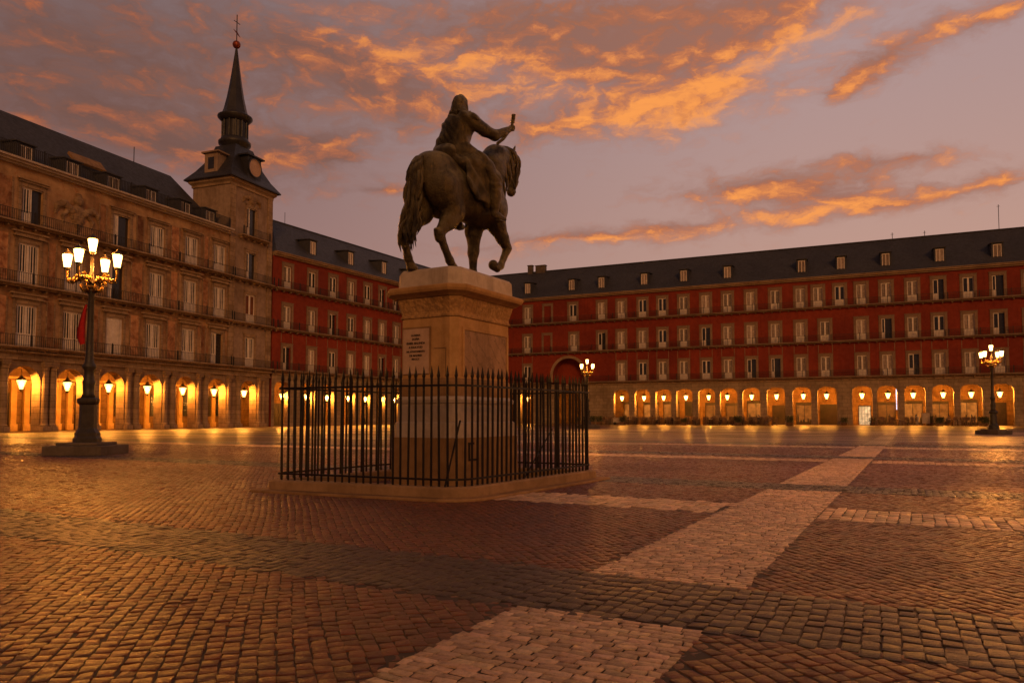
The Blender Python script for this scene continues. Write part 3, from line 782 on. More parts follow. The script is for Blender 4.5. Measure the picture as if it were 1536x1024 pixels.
def fence():
    C0 = Vector((-0.88, 12.95)); L0 = Vector((-4.93, 14.72)); R0 = Vector((2.06, 17.55)); B0 = L0 + R0 - C0
    cen = (C0 + B0) / 2
    def inset(d, rad, n=7):
        """rounded polygon of the enclosure moved in by d"""
        q = [C0, R0, B0, L0]; out = []
        lines = []
        for i in range(4):
            a, b = q[i], q[(i + 1) % 4]; e = (b - a).normalized(); nn = Vector((-e.y, e.x))
            lines.append((a + nn * d, e))
        cor = []
        for i in range(4):
            (a, e), (b, g) = lines[i - 1], lines[i]
            det = e.x * -g.y + g.x * e.y
            w = b - a; s = (w.x * -g.y + g.x * w.y) / det
            cor.append(a + e * s)
        for i in range(4):
            c = cor[i]; p = (cor[i - 1] - c).normalized(); r = (cor[(i + 1) % 4] - c).normalized()
            rd = rad if i == 0 else 0.35 * rad
            for k in range(n):
                f = k / (n - 1)
                out.append(c + p * rd * (1 - f) ** 2 + r * rd * f ** 2)
        return out
    ring = lambda d, rad, z: [(p.x, p.y, z) for p in inset(d, rad)]
    t = thing('iron_fence', 'black iron spear fence on a stone kerb around the monument', 'fence', (cen.x, cen.y, 0))
    def rel(b): b.v = [(x - cen.x, y - cen.y, z) for x, y, z in b.v]; return b
    def band(d0, d1, z0, z1, r0, r1, bev=0.015):
        b = MB()
        rs = [ring(d0, r0, z0), ring(d0, r0, z1 - bev), ring(d0 + bev, r0, z1), ring(d1 - bev, r1, z1), ring(d1, r1, z1 - bev), ring(d1, r1, z0)]
        b.loft(rs, False, False); return rel(b)
    band(-0.26, 0.1, -0.01, 0.055, 0.8, 0.5, 0.02).build('outer_step', M['ped_dark'], t)
    band(0.0, 0.30, 0.0, 0.235, 0.55, 0.45, 0.03).build('kerb', M['kerb'], t)
    d = 0.14; path = inset(d, 0.5, 9); path.append(path[0])
    lens = [0.0]
    for i in range(1, len(path)): lens.append(lens[-1] + (path[i] - path[i - 1]).length)
    def at(s):
        for i in range(1, len(path)):
            if s <= lens[i] + 1e-6:
                f = (s - lens[i - 1]) / max(1e-9, lens[i] - lens[i - 1]); return path[i - 1].lerp(path[i], f)
        return path[-1]
    for z, nm in ((2.06, 'upper_rail'), (0.36, 'lower_rail')):
        b = MB()
        b.loft([[(p.x, p.y, z - 0.018) for p in inset(d + 0.008, 0.5, 9)], [(p.x, p.y, z + 0.018) for p in inset(d + 0.008, 0.5, 9)], [(p.x, p.y, z + 0.018) for p in inset(d - 0.028, 0.5, 9)], [(p.x, p.y, z - 0.018) for p in inset(d - 0.028, 0.5, 9)], [(p.x, p.y, z - 0.018) for p in inset(d + 0.008, 0.5, 9)]], False, False)
        rel(b).build(nm, M['iron'], t)
    n = 112; rr = random.Random(5)
    me = None; spots = []
    for i in range(n):
        p = at(lens[-1] * (i + 0.5) / n); spots.append(p)
    spots.sort(key=lambda p: p.length)
    bar = MB(); w = 0.016
    bar.loft([[(-w, -w, 0), (w, -w, 0), (w, w, 0), (-w, w, 0)], [(-w, -w, 1.98), (w, -w, 1.98), (w, w, 1.98), (-w, w, 1.98)], [(-w * 1.5, -w * 1.5, 2.02), (w * 1.5, -w * 1.5, 2.02), (w * 1.5, w * 1.5, 2.02), (-w * 1.5, w * 1.5, 2.02)], [(-.002, -.002, 2.20), (.002, -.002, 2.20), (.002, .002, 2.20), (-.002, .002, 2.20)]])
    proto = bar.build('spear_bar', M['iron'], t)
    rest = MB()
    for i, p in enumerate(spots):
        rot = (rr.gauss(0, 0.004), rr.gauss(0, 0.005), 0.6)
        if i < 96:
            o = proto if i == 0 else proto.copy()
            if i: COL.objects.link(o); o.parent = t
            o.location = (p.x - cen.x, p.y - cen.y, 0.22); o.rotation_euler = rot
        else:
            rest.add([(x + p.x - cen.x, y + p.y - cen.y, z + 0.22) for x, y, z in bar.v], bar.f)
    struct(rest.build('far_spear_bars', M['iron'], t), 'stuff')
    # slanting stays inside the fence
    for (xa, ya, za, xb, yb, zb) in ((-0.97, 13.75, 1.42, -1.20, 13.2, 0.24), (0.92, 16.9, 1.20, 0.25, 15.0, 0.24)):
        b = MB(); b.tube([(xa - cen.x, ya - cen.y, za), (xb - cen.x, yb - cen.y, zb)], 0.02, 6)
        b.build('slanting_stay', M['iron'], t)
fence()
# ------------------------------------------------------------------ buildings round the square
Z3, Z2, Z1, ZC = 8.2, 14.2, 20.1, 24.7
def arch_pts(c, a, zt, kind):
    if kind == 'round':
        zs = zt - a; n = 16
        return [(c - a * math.cos(math.pi * i / n), zs + a * math.sin(math.pi * i / n)) for i in range(n + 1)]
    r = 1.2; h = 0.95; zs = zt - h; n = 6; pts = []
    for i in range(n + 1):
        t = math.pi / 2 * i / n; pts.append((c - a + r - r * math.cos(t), zs + h * math.sin(t)))
    for i in range(n + 1):
        t = math.pi / 2 * (1 - i / n); pts.append((c + a - r + r * math.cos(t), zs + h * math.sin(t)))
    return pts
def arcade(b, x0, x1, ztop, y0, y1, bays):
    """wall with real arched openings: bays (centre, half width, crown height, kind)"""
    cur = x0
    def both(poly):
        b.add([(x, y0, z) for x, z in poly], [tuple(range(len(poly)))])
        b.add([(x, y1, z) for x, z in poly], [tuple(reversed(range(len(poly))))])
    for c, a, zt, kind in bays:
        both([(cur, 0), (c - a, 0), (c - a, ztop), (cur, ztop)])
        pts = arch_pts(c, a, zt, kind)
        for p, q in zip(pts, pts[1:]):
            if q[0] - p[0] > 1e-6: both([p, q, (q[0], ztop), (p[0], ztop)])
        prof = [(c - a, 0)] + pts + [(c + a, 0)]
        for p, q in zip(prof, prof[1:]):
            b.quad((p[0], y0, p[1]), (p[0], y1, p[1]), (q[0], y1, q[1]), (q[0], y0, q[1]))
        cur = c + a
    both([(cur, 0), (x1, 0), (x1, ztop), (cur, ztop)])
def wall_holes(b, x0, x1, z0, z1, holes, y=0.0, dep=0.35):
    xs = sorted({x0, x1} | {h[0] for h in holes} | {h[1] for h in holes}); zs = sorted({z0, z1} | {h[2] for h in holes} | {h[3] for h in holes})
    for i in range(len(xs) - 1):
        for j in range(len(zs) - 1):
            mx, mz = (xs[i] + xs[i + 1]) / 2, (zs[j] + zs[j + 1]) / 2
            if any(h[0] < mx < h[1] and h[2] < mz < h[3] for h in holes): continue
            b.quad((xs[i], y, zs[j]), (xs[i + 1], y, zs[j]), (xs[i + 1], y, zs[j + 1]), (xs[i], y, zs[j + 1]))
    for a, c, d, e in holes:
        b.quad((a, y, d), (a, y + dep, d), (a, y + dep, e), (a, y, e)); b.quad((c, y, d), (c, y, e), (c, y + dep, e), (c, y + dep, d))
        b.quad((a, y, e), (a, y + dep, e), (c, y + dep, e), (c, y, e)); b.quad((a, y, d), (c, y, d), (c, y + dep, d), (a, y + dep, d))
def railing(x0, x1, y0, z, h=1.05, step=0.2, posts=4.2, returns=True, th=0.016):
    b = MB()
    b.box(x0, x1, y0 - 0.025, y0 + 0.025, z + h - 0.04, z + h); b.box(x0, x1, y0 - 0.015, y0 + 0.015, z + 0.10, z + 0.13)
    n = int((x1 - x0) / step)
    for i in range(n + 1):
        x = x0 + (x1 - x0) * i / n; b.box(x - th, x + th, y0 - th, y0 + th, z + 0.001, z + h - 0.041)
    n = int((x1 - x0) / posts)
    for i in range(n + 1):
        x = x0 + 0.1 + (x1 - x0 - 0.2) * i / n; b.box(x - 0.045, x + 0.045, y0 - 0.045, y0 + 0.045, z, z + h + 0.12)
    return b
def balcony(t, x0, x1, z, out=0.8, matr='trim', step=0.2):
    """continuous balcony: moulded slab whose top is at z"""
    b = MB(); b.box(x0, x1, -out, -0.003, z - 0.16, z); b.box(x0, x1, -out * 0.62, -0.003, z - 0.34, z - 0.163)
    n = int((x1 - x0) / 1.35)
    for i in range(n + 1):
        x = x0 + 0.2 + (x1 - x0 - 0.4) * i / n; b.box(x - 0.08, x + 0.08, -out * 0.55, -0.005, z - 0.55, z - 0.343)
    o = b.build('balcony', M[matr], t)
    railing(x0 + 0.05, x1 - 0.05, -out + 0.06, z, step=step).build('railing', M['rail'], o)

def window_kit(parent, w, h, sur, variant, trim='trim', slats=0):
    """a window standing on z=0 with its centre at x=0: stone surround > joinery, panes"""
    b = MB()
    if sur:
        b.box(-w / 2 - sur, -w / 2 - 0.001, -0.07, 0.02, 0, h + sur); b.box(w / 2 + 0.001, w / 2 + sur, -0.07, 0.02, 0, h + sur)
        b.box(-w / 2, w / 2, -0.07, 0.02, h + 0.001, h + sur)
        b.box(-w / 2 - sur - 0.06, w / 2 + sur + 0.06, -0.13, 0.02, h + sur + 0.003, h + sur + 0.10)
    else:
        b.box(-w / 2 - 0.05, w / 2 + 0.05, -0.05, 0.3, -0.06, -0.001)
    o = b.build('window', M[trim], parent)
    b = MB(); y0, y1 = 0.12, 0.19; f = 0.12
    if variant == 'open':
        leaves = [(-w / 2, -w * 0.16)]
    elif variant == 'half':
        leaves = [(-w / 2, 0.0)]
    else:
        leaves = [(-w / 2, -0.003), (0.003, w / 2)]
    b.box(-w / 2, w / 2, y0 - 0.02, y1, h - 0.09, h - 0.002)
    for a, c in leaves:
        b.box(a + 0.002, a + f, y0, y1, 0.02, h - 0.093); b.box(c - f, c - 0.002, y0, y1, 0.02, h - 0.093)
        for z in (0.02, h * 0.30, h - 0.19): b.box(a + f, c - f, y0 + 0.005, y1 - 0.005, z, z + 0.09)
        b.box(a + f, c - f, y0 + 0.02, y1 - 0.01, 0.113, h * 0.30)     # solid lower panel
        if slats:
            k = slats
            for i in range(k):
                x = a + f + (c - a - 2 * f) * (i + 0.5) / k; b.box(x - 0.05, x + 0.05, y0 - 0.01, y0 + 0.03, h * 0.30 + 0.09, h - 0.19)
    b.build('casement', M['white'], o)
    b = MB(); mat = {'curtain': 'curtain', 'dark': 'dark_pane', 'open': 'dark_pane', 'half': 'dark_pane', 'embers': 'embers', 'blank': 'curtain'}[variant]
    if variant == 'curtain':
        n = 17; fold = [(-w / 2 + w * i / n, 0.22 + 0.05 * (i % 2)) for i in range(n + 1)]
        for p, q in zip(fold, fold[1:]): b.quad((p[0], p[1], 0), (q[0], q[1], 0), (q[0], q[1], h), (p[0], p[1], h))
    else:
        b.quad((-w / 2, 0.30, 0), (w / 2, 0.30, 0), (w / 2, 0.30, h), (-w / 2, 0.30, h))
    b.build('curtain' if variant == 'curtain' else 'pane', M[mat], o)
    return o

def dormer_kit(parent, w=1.5, h=2.1, deep=3.2):
    b = MB(); a = w / 2 + 0.22
    b.box(-a, -w / 2, 0, deep, -0.3, h); b.box(w / 2, a, 0, deep, -0.3, h); b.box(-w / 2 + 0.001, w / 2 - 0.001, 0.002, deep - 0.01, h - 0.16, h - 0.002)
    b.add([(-a - 0.12, -0.2, h + 0.003), (a + 0.12, -0.2, h + 0.003), (a + 0.12, deep + 0.9, h + 0.35), (-a - 0.12, deep + 0.9, h + 0.35), (-a - 0.12, -0.2, h + 0.13), (a + 0.12, -0.2, h + 0.13), (a + 0.12, deep + 0.9, h + 0.48), (-a - 0.12, deep + 0.9, h + 0.48)],
          [(0, 3, 2, 1), (4, 5, 6, 7), (0, 1, 5, 4), (2, 3, 7, 6), (1, 2, 6, 5), (0, 4, 7, 3)])
    o = b.build('dormer', M['slate'], parent)
    b = MB()
    b.box(-w / 2 + 0.003, w / 2 - 0.003, 0.05, 0.12, -0.28, -0.1)
    for x in (-w / 2 + 0.003, -0.06, w / 2 - 0.123): b.box(x, x + 0.12, 0.05, 0.12, -0.097, h - 0.17)
    b.box(-w / 2 + 0.124, w / 2 - 0.124, 0.06, 0.11, h - 0.30, h - 0.18)
    b.build('dormer_window', M['white'], o)
    b = MB(); b.quad((-w / 2 + 0.002, 0.115, -0.25), (w / 2 - 0.002, 0.115, -0.25), (w / 2 - 0.002, 0.115, h - 0.17), (-w / 2 + 0.002, 0.115, h - 0.17))
    b.build('shutter', M['curtain'], o)
    return o

def place(kit, used, x, z, y=0.0):
    """first use moves the kit itself, later uses copy it"""
    k = id(kit)
    o = kit if k not in used else copy_tree(kit, kit.parent)
    used.add(k); o.location = (x, y, z); return o

def shopfront(t, x, w, rr, kind, yb, zt=3.6):
    """what stands in one bay of the back wall"""
    if kind == 'door':
        b = MB(); b.box(x - w / 2, x + w / 2, yb - 0.10, yb - 0.004, 0, zt); o = b.build('door', M['wood'], t)
        b = MB()
        for s in (-1, 1):
            for z in (0.3, 1.9): b.box(x + s * w / 4 - w / 6, x + s * w / 4 + w / 6, yb - 0.13, yb - 0.103, z, z + 1.3)
        b.build('door_panel', M['wood'], o)
    elif kind == 'shop':
        b = MB(); b.box(x - w / 2 - 0.12, x + w / 2 + 0.12, yb - 0.22, yb - 0.004, zt, zt + 0.5)
        for s in (-1, 1): b.box(x + s * (w / 2 + 0.06) - 0.06, x + s * (w / 2 + 0.06) + 0.06, yb - 0.18, yb - 0.004, 0, zt - 0.003)
        b.box(x - w / 2, x + w / 2, yb - 0.18, yb - 0.004, 0, 0.5)
        b.box(x - 0.04, x + 0.04, yb - 0.12, yb - 0.004, 0.503, zt - 0.003)
        o = b.build('shop_window', M['wood'], t)
        b = MB(); b.quad((x - w / 2, yb - 0.03, 0.5), (x + w / 2, yb - 0.03, 0.5), (x + w / 2, yb - 0.03, zt), (x - w / 2, yb - 0.03, zt))
        b.build('pane', M['shop_lit'], o)
        for i in range(5):
            q = x - w / 2 + (i + 0.2 + 0.5 * rr.random()) * w / 5; hh = 0.3 + rr.random() * 1.1
            b = MB(); b.lathe([(0.12, 0.503), (0.16, 0.5 + hh * 0.6), (0.07, 0.5 + hh)], 7, (q, yb - 0.14)); b.build('display_item', M['wood'], o)
    elif kind == 'window':
        b = MB(); b.box(x - w / 2, x + w / 2, yb - 0.08, yb - 0.004, 1.5, 4.3); o = b.build('shop_window', M['wood'], t)
        b = MB(); b.quad((x - w / 2 + 0.12, yb - 0.084, 1.62), (x + w / 2 - 0.12, yb - 0.084, 1.62), (x + w / 2 - 0.12, yb - 0.084, 4.18), (x - w / 2 + 0.12, yb - 0.084, 4.18))
        b.build('pane', M['dark_pane'], o)
        b = MB(); b.box(x - 0.05, x + 0.05, yb - 0.12, yb - 0.086, 1.62, 4.18); b.box(x - w / 2 + 0.12, x + w / 2 - 0.12, yb - 0.118, yb - 0.088, 2.9, 2.98); b.build('glazing_bar', M['wood'], o)
    elif kind == 'bright':
        b = MB(); b.box(x - w / 2 - 0.1, x - w / 2, yb - 0.14, yb - 0.004, 0, zt); b.box(x + w / 2, x + w / 2 + 0.1, yb - 0.14, yb - 0.004, 0, zt); b.box(x - w / 2 - 0.1, x + w / 2 + 0.1, yb - 0.14, yb - 0.004, zt + 0.003, zt + 0.2)
        o = b.build('lit_doorway', M['wood'], t)
        b = MB(); b.quad((x - w / 2, yb - 0.06, 0.05), (x + w / 2, yb - 0.06, 0.05), (x + w / 2, yb - 0.06, zt), (x - w / 2, yb - 0.06, zt)); b.build('pane', M['shop_bright'], o)
        b = MB()
        for q in (-0.25, 0.0, 0.25): b.box(x + q * w - 0.02, x + q * w + 0.02, yb - 0.09, yb - 0.063, 0.05, zt)
        for q in (0.3, 0.6): b.box(x - w / 2, x + w / 2, yb - 0.092, yb - 0.066, zt * q, zt * q + 0.03)
        b.build('glazing_bar', M['wood'], o)

LANTERN = {}
def arch_lantern(t_matrix, x, y, z, label, zceil):
    """a lantern on a chain in the arcade: a thing of its own"""
    p = t_matrix @ Vector((x, y, z))
    if not LANTERN:
        r = thing('arcade_lantern', label, 'lantern', p, 0.3)
        b = MB(); b.loft([[(q * math.cos(a), q * math.sin(a), h) for a in [math.pi / 3 * i for i in range(6)]] for q, h in ((0.12, -0.38), (0.34, 0.30))])
        b.build('glass', M['lit'], r)
        b = MB(); b.loft([[(q * math.cos(a), q * math.sin(a), h) for a in [math.pi / 3 * i for i in range(6)]] for q, h in ((0.40, 0.305), (0.40, 0.35), (0.14, 0.55), (0.05, 0.70))])
        b.build('cap', M['lamp_iron'], r)
        b = MB(); b.tube([(0, 0, 0.69), (0, 0, (zceil - z) / 1.28)], 0.02, 5); b.build('chain', M['lamp_iron'], r)
        b = MB(); b.lathe([(0.01, -0.15), (0.10, -0.06), (0.10, 0.06), (0.01, 0.15)], 6); b.build('bulb', M['lit_bulb'], r)
        b = MB(); b.lathe([(0.13, -0.385), (0.12, -0.46), (0.04, -0.55), (0.01, -0.62)], 8); b.build('finial', M['lamp_iron'], r)
        LANTERN['o'] = r; r.scale = (1.28, 1.28, 1.28)
    else:
        r = copy_tree(LANTERN['o']); r.location = p; r['label'] = label
    r['group'] = 'lit lanterns hanging in the arcades'
    return r

def red_building(name, label, A, rz, x0, x1, cols, bays, dorm, ridge, seed, skip3=(), big=None, hidden=None):
    rr = random.Random(seed)
    t = thing(name, label, 'building', (A[0], A[1], 0), rz)
    t.rotation_euler = (0, 0, rz)
    mat = Matrix.Translation((A[0], A[1], 0)) @ Matrix.Rotation(rz, 4, 'Z')
    w, h = 1.5, 3.45
    holes = []; wins = []
    for lev, z in ((1, Z1), (2, Z2), (3, Z3)):
        for x in cols[lev]:
            if not (x0 + 1.5 < x < x1 - 1.2): continue
            hh = h if lev > 1 else 3.35
            holes.append((x - w / 2, x + w / 2, z, z + h)); wins.append((lev, x, z))
    b = MB()
    if big:
        bc, ba, bt = big
        wall_holes(b, x0, bc - ba - 1.2, Z3, ZC, [q for q in holes if q[1] < bc - ba - 1.2])
        wall_holes(b, bc + ba + 1.2, x1, Z3, ZC, [q for q in holes if q[0] > bc + ba + 1.2])
        mid = [q for q in holes if bc - ba - 1.2 < q[0] < bc + ba + 1.2]
        wall_holes(b, bc - ba - 1.2, bc + ba + 1.2, bt + 0.55, ZC, mid)
        pts = arch_pts(bc, ba, bt, 'round'); pts = [p for p in pts]
        lo = Z3
        prof = [(bc - ba, lo)] + [p for p in pts if p[1] >= lo - 1e-6] + [(bc + ba, lo)]
        b.quad((bc - ba - 1.2, 0, lo), (prof[0][0], 0, lo), (prof[0][0], 0, bt + 0.55), (bc - ba - 1.2, 0, bt + 0.55))
        b.quad((prof[-1][0], 0, lo), (bc + ba + 1.2, 0, lo), (bc + ba + 1.2, 0, bt + 0.55), (prof[-1][0], 0, bt + 0.55))
        for p, q in zip(prof, prof[1:]):
            if q[0] - p[0] > 1e-6: b.quad((p[0], 0, p[1]), (q[0], 0, q[1]), (q[0], 0, bt + 0.55), (p[0], 0, bt + 0.55))
            b.quad((p[0], 0, p[1]), (p[0], 4.0, p[1]), (q[0], 4.0, q[1]), (q[0], 0, q[1]))
    else:
        wall_holes(b, x0, x1, Z3, ZC, holes)
    # end and rear walls close the block
    b.quad((x0, 0, 0), (x0, 14, 0), (x0, 14, ZC), (x0, 0, ZC)); b.quad((x1, 0, 0), (x1, 0, ZC), (x1, 14, ZC), (x1, 14, 0))
    b.quad((x0, 14, 0), (x1, 14, 0), (x1, 14, ZC), (x0, 14, ZC))
    b.build('wall', M['red'], t)
    # windows
    kits = {v: window_kit(t, w, h, 0.42, v) for v in ('curtain', 'dark', 'open', 'half')}; used = set()
    for lev, x, z in wins:
        v = rr.choices(['curtain', 'dark', 'open', 'half'], [0.60, 0.24, 0.05, 0.11])[0]
        place(kits[v], used, x, z)
    for k in kits.values():
        if id(k) not in used:
            for c in list(k.children): bpy.data.objects.remove(c)
            bpy.data.objects.remove(k)
    # apron panels under the second balcony
    b = MB(); b.box(-0.05, 0.05, -0.03, 0.01, Z3 + h + 0.65, Z2 - 0.56); strip = None
    for x in cols[3]:
        for q in (-1.1, 1.1):
            if strip is None: strip = b.build('pilaster_strip', M['trim'], t); o = strip
            else: o = strip.copy(); COL.objects.link(o); o.parent = t
            o.location = (x + q, 0, 0)
    # balconies, cornice, roof
    balcony(t, x0 + 0.2, x1 - 0.2, Z1); balcony(t, x0 + 0.2, x1 - 0.2, Z2)
    if big:
        balcony(t, x0 + 0.2, big[0] - big[1] - 0.8, Z3); balcony(t, big[0] + big[1] + 0.8, x1 - 0.2, Z3)
    else: balcony(t, x0 + 0.2, x1 - 0.2, Z3)
    b = MB(); b.box(x0, x1, -0.35, 0.3, ZC + 0.003, ZC + 0.22); b.box(x0, x1, -0.62, 0.3, ZC + 0.223, ZC + 0.46); b.box(x0, x1, -0.78, 0.3, ZC + 0.463, ZC + 0.58)
    b.build('cornice', M['fascia'], t)
    zr = 32.1; b = MB()
    r0, r1 = ridge
    b.quad((x0, -0.6, ZC + 0.585), (x1, -0.6, ZC + 0.585), (r1, 7, zr), (r0, 7, zr)); b.quad((x0, 14.6, ZC + 0.5), (r0, 7, zr), (r1, 7, zr), (x1, 14.6, ZC + 0.5))
    b.add([(x0, -0.6, ZC + 0.585), (r0, 7, zr), (x0, 14.6, ZC + 0.5)], [(0, 1, 2)]); b.add([(x1, -0.6, ZC + 0.585), (x1, 14.6, ZC + 0.5), (r1, 7, zr)], [(0, 1, 2)])
    roof = b.build('roof', M['slate'], t)
    b = MB(); b.tube([(r0, 7, zr + 0.02), (r1, 7, zr + 0.02)], 0.14, 6); b.build('ridge', M['lead'], roof)
    dk = dormer_kit(t, 1.15, 2.15); du = set()
    for x in dorm: place(dk, du, x, 26.55, 0.75)
    # arcade
    b = MB(); arcade(b, x0, x1, Z3 - 0.7, 0.0, 1.1, bays); b.build('arcade', M['granite'], t)
    b = MB(); b.box(x0, x1, -0.14, 1.1, Z3 - 0.697, Z3 - 0.40)
    b.build('string_course', M['fascia'], t)
    gaps = []
    for i, (c, a, zt, k) in enumerate(bays):
        if i: gaps.append((bays[i - 1][0] + bays[i - 1][1], c - a))
    gaps = [g for g in gaps if g[1] - g[0] < 4.5]
    for g0, g1 in gaps:
        b = MB(); b.box(g0 - 0.06, g1 + 0.06, -0.10, 1.16, 0, 0.55); b.build('pier_base', M['granite'], t)
        b = MB(); b.box(g0 - 0.05, g1 + 0.05, -0.08, 1.15, 5.45, 5.72); b.build('pier_cap', M['granite'], t)
    yb = 6.4
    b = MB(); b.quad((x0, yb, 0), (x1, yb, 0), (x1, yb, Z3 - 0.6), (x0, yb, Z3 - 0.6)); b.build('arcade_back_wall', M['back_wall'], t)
    b = MB(); b.quad((x0, 1.1, Z3 - 0.75), (x0, yb, Z3 - 0.75), (x1, yb, Z3 - 0.75), (x1, 1.1, Z3 - 0.75))
    for i in range(int((x1 - x0) / 1.0)): b.box(x0 + i + 0.4, x0 + i + 0.56, 1.101, yb - 0.003, Z3 - 0.98, Z3 - 0.752)
    b.build('arcade_ceiling', M['arc_wall'], t)
    return t, mat

def red_blocks():
    rzR = math.atan2(-0.42877, 0.90341); A = (-7.7, 153.2)
    c1 = [12.09, 16.44, 21.83, 27.75, 31.71, 35.85, 39.62, 43.55, 47.6, 51.45, 55.45, 59.55, 63.7, 66.5, 69.9, 73.2, 76.9, 80.7, 84.38, 88.5, 92.45, 96.6, 100.6]
    c2 = [12.0, 16.3, 22.0, 27.75, 31.67, 35.8, 39.6, 43.5, 47.55, 51.42, 55.43, 59.5, 63.62, 67.5, 73.1, 76.85, 80.65, 84.35, 88.47, 92.43, 96.6, 100.6]
    c3 = [11.96] + c2[4:]
    ar = [7.6, 11.8, 31.56, 35.64, 39.62, 43.5, 47.53, 51.39, 55.28, 59.4, 63.6, 67.6, 72.97, 76.7, 80.66, 84.6, 88.5, 92.6, 96.8, 100.8]
    big = (20.8, 3.3, 12.9)
    bays = [(x, 1.5, 6.5, 'basket') for x in ar]
    bays.insert(2, (big[0], 2.6, 6.9, 'round'))
    t, mat = red_building('red_arcaded_building', 'long red building with slate roof and lit arcade across the far side of the square', A, rzR, 0.05, 103.0,
        {1: c1, 2: c2, 3: c3}, bays, [11.7, 21.3, 27.5, 36.0, 43.5, 51.4, 63.95, 70.2, 77.0, 84.8, 92.65, 99.5], (0.05, 103.0), 21, big=big)
    # niche closing the tall archway
    b = MB(); b.box(big[0] - big[1] - 0.2, big[0] + big[1] + 0.2, 2.2, 2.5, Z3 - 0.697, 13.2); b.build('archway_back', M['red'], t)
    b = MB(); pts = arch_pts(big[0], big[1], big[2], 'round'); outp = arch_pts(big[0], big[1] + 0.55, big[2] + 0.55, 'round')
    rg = [[(p[0], y, p[1]) for p, y in ((pts[i], -0.06), (outp[i], -0.06), (outp[i], 0.05), (pts[i], 0.05))] for i in range(len(pts))]
    for k, zz in ((0, None), (-1, None)): pass
    rg = [[(rg[0][j][0], rg[0][j][1], Z3) for j in range(4)]] + rg + [[(rg[-1][j][0], rg[-1][j][1], Z3) for j in range(4)]]
    b.loft(rg); b.build('archway_surround', M['fascia'], t)
    rr = random.Random(4)
    kinds = ['shop', 'door', 'shop', 'shop', 'shop', 'window', 'shop', 'shop', 'shop', 'door', 'shop', 'door', 'bright', 'shop', 'shop', 'shop', 'shop', 'door', 'shop', 'door']
    for x, k in zip(ar, kinds):
        shopfront(t, x + (0.35 if k == 'bright' else 0.0), 1.75 if k == 'bright' else 2.4 + 0.5 * rr.random() , rr, k, 6.4, 3.2 if k == 'bright' else 3.4 + 0.5 * rr.random())
    b = MB(); b.box(78.05, 78.17, 2.4, 2.5, 2.6, 6.0); b.build('light_strip', M['neon'], t)
    RL = [31.43, 35.73, 39.48, 43.63, 47.74, 51.04, 55.25, 59.44, 63.8, 67.5, 72.94, 76.82, 80.49, 84.72, 88.56, 92.37]
    words = {11.8: 'lit lantern of the red arcade just right of the pedestal'}
    vis = [x for x in ar if x > 30 and x < 95]
    for x in ar:
        if x in words: lab = words[x]
        elif x in vis: lab = 'lit lantern in the far red building, %s arch from the left after the tall archway' % ORD[vis.index(x)]
        else: continue
        arch_lantern(mat, RL[vis.index(x)] if x in vis else x, 0.9, 4.9, lab, 6.4)
    # roof bits
    for x, w, h, nm in ((9.6, 0.5, 1.1, 'chimney'), (12.0, 1.1, 0.9, 'chimney')):
        b = MB(); b.box(x - w, x + w, 6.6, 7.5, 31.6, 32.4 + h); b.box(x - w - 0.1, x + w + 0.1, 6.5, 7.6, 32.403 + h, 32.55 + h); b.build(nm, M['lamp_base'], t)
    for x, h in ((78.3, 1.2), (83.2, 1.0), (93.9, 4.2)):
        b = MB(); b.tube([(x, 7, 32.0), (x, 7, 32.1 + h)], 0.05, 5); b.tube([(x - 0.25, 7, 31.8 + h), (x + 0.25, 7, 31.8 + h)], 0.03, 5); b.build('antenna', M['rail'], t)
    # the block on the left
    rzL = math.atan2(0.87622, 0.48192); A2 = (-34.5, 104.5)
    cw = [3.04, 8.07, 12.65, 16.98, 21.02, 24.94, 28.94, 33.0, 37.0, 41.0, 45.0, 49.0]
    ab = [2.3, 7.45, 11.85, 16.6, 20.95, 25.0, 29.0, 33.0, 37.0, 41.0, 45.0, 49.0]
    t2, mat2 = red_building('red_side_building', 'red building with slate roof between the clock tower and the pedestal', A2, rzL, 0.25, 55.4,
        {1: cw, 2: cw, 3: cw}, [(x, 1.5, 6.5, 'basket') for x in ab], [8.9, 17.6, 26.25, 35, 44], (6.2, 55.4), 33)
    b = MB(); b.tube([(9.0, 7, 32.0), (9.0, 7, 34.0)], 0.04, 5); b.build('antenna', M['rail'], t2)
    for i, x in enumerate(ab[:7]):
        shopfront(t2, x, 2.4, rr, 'door' if i % 3 == 1 else 'shop', 6.4, 3.5)
        arch_lantern(mat2, [3.14, 8.1, 12.5, 17.4, 21.8, 25.9, 29.5][i], 0.9, 4.4, 'lit lantern behind the fence, in the %s arch right of the clock tower' % ORD[i], 6.4)
red_blocks()

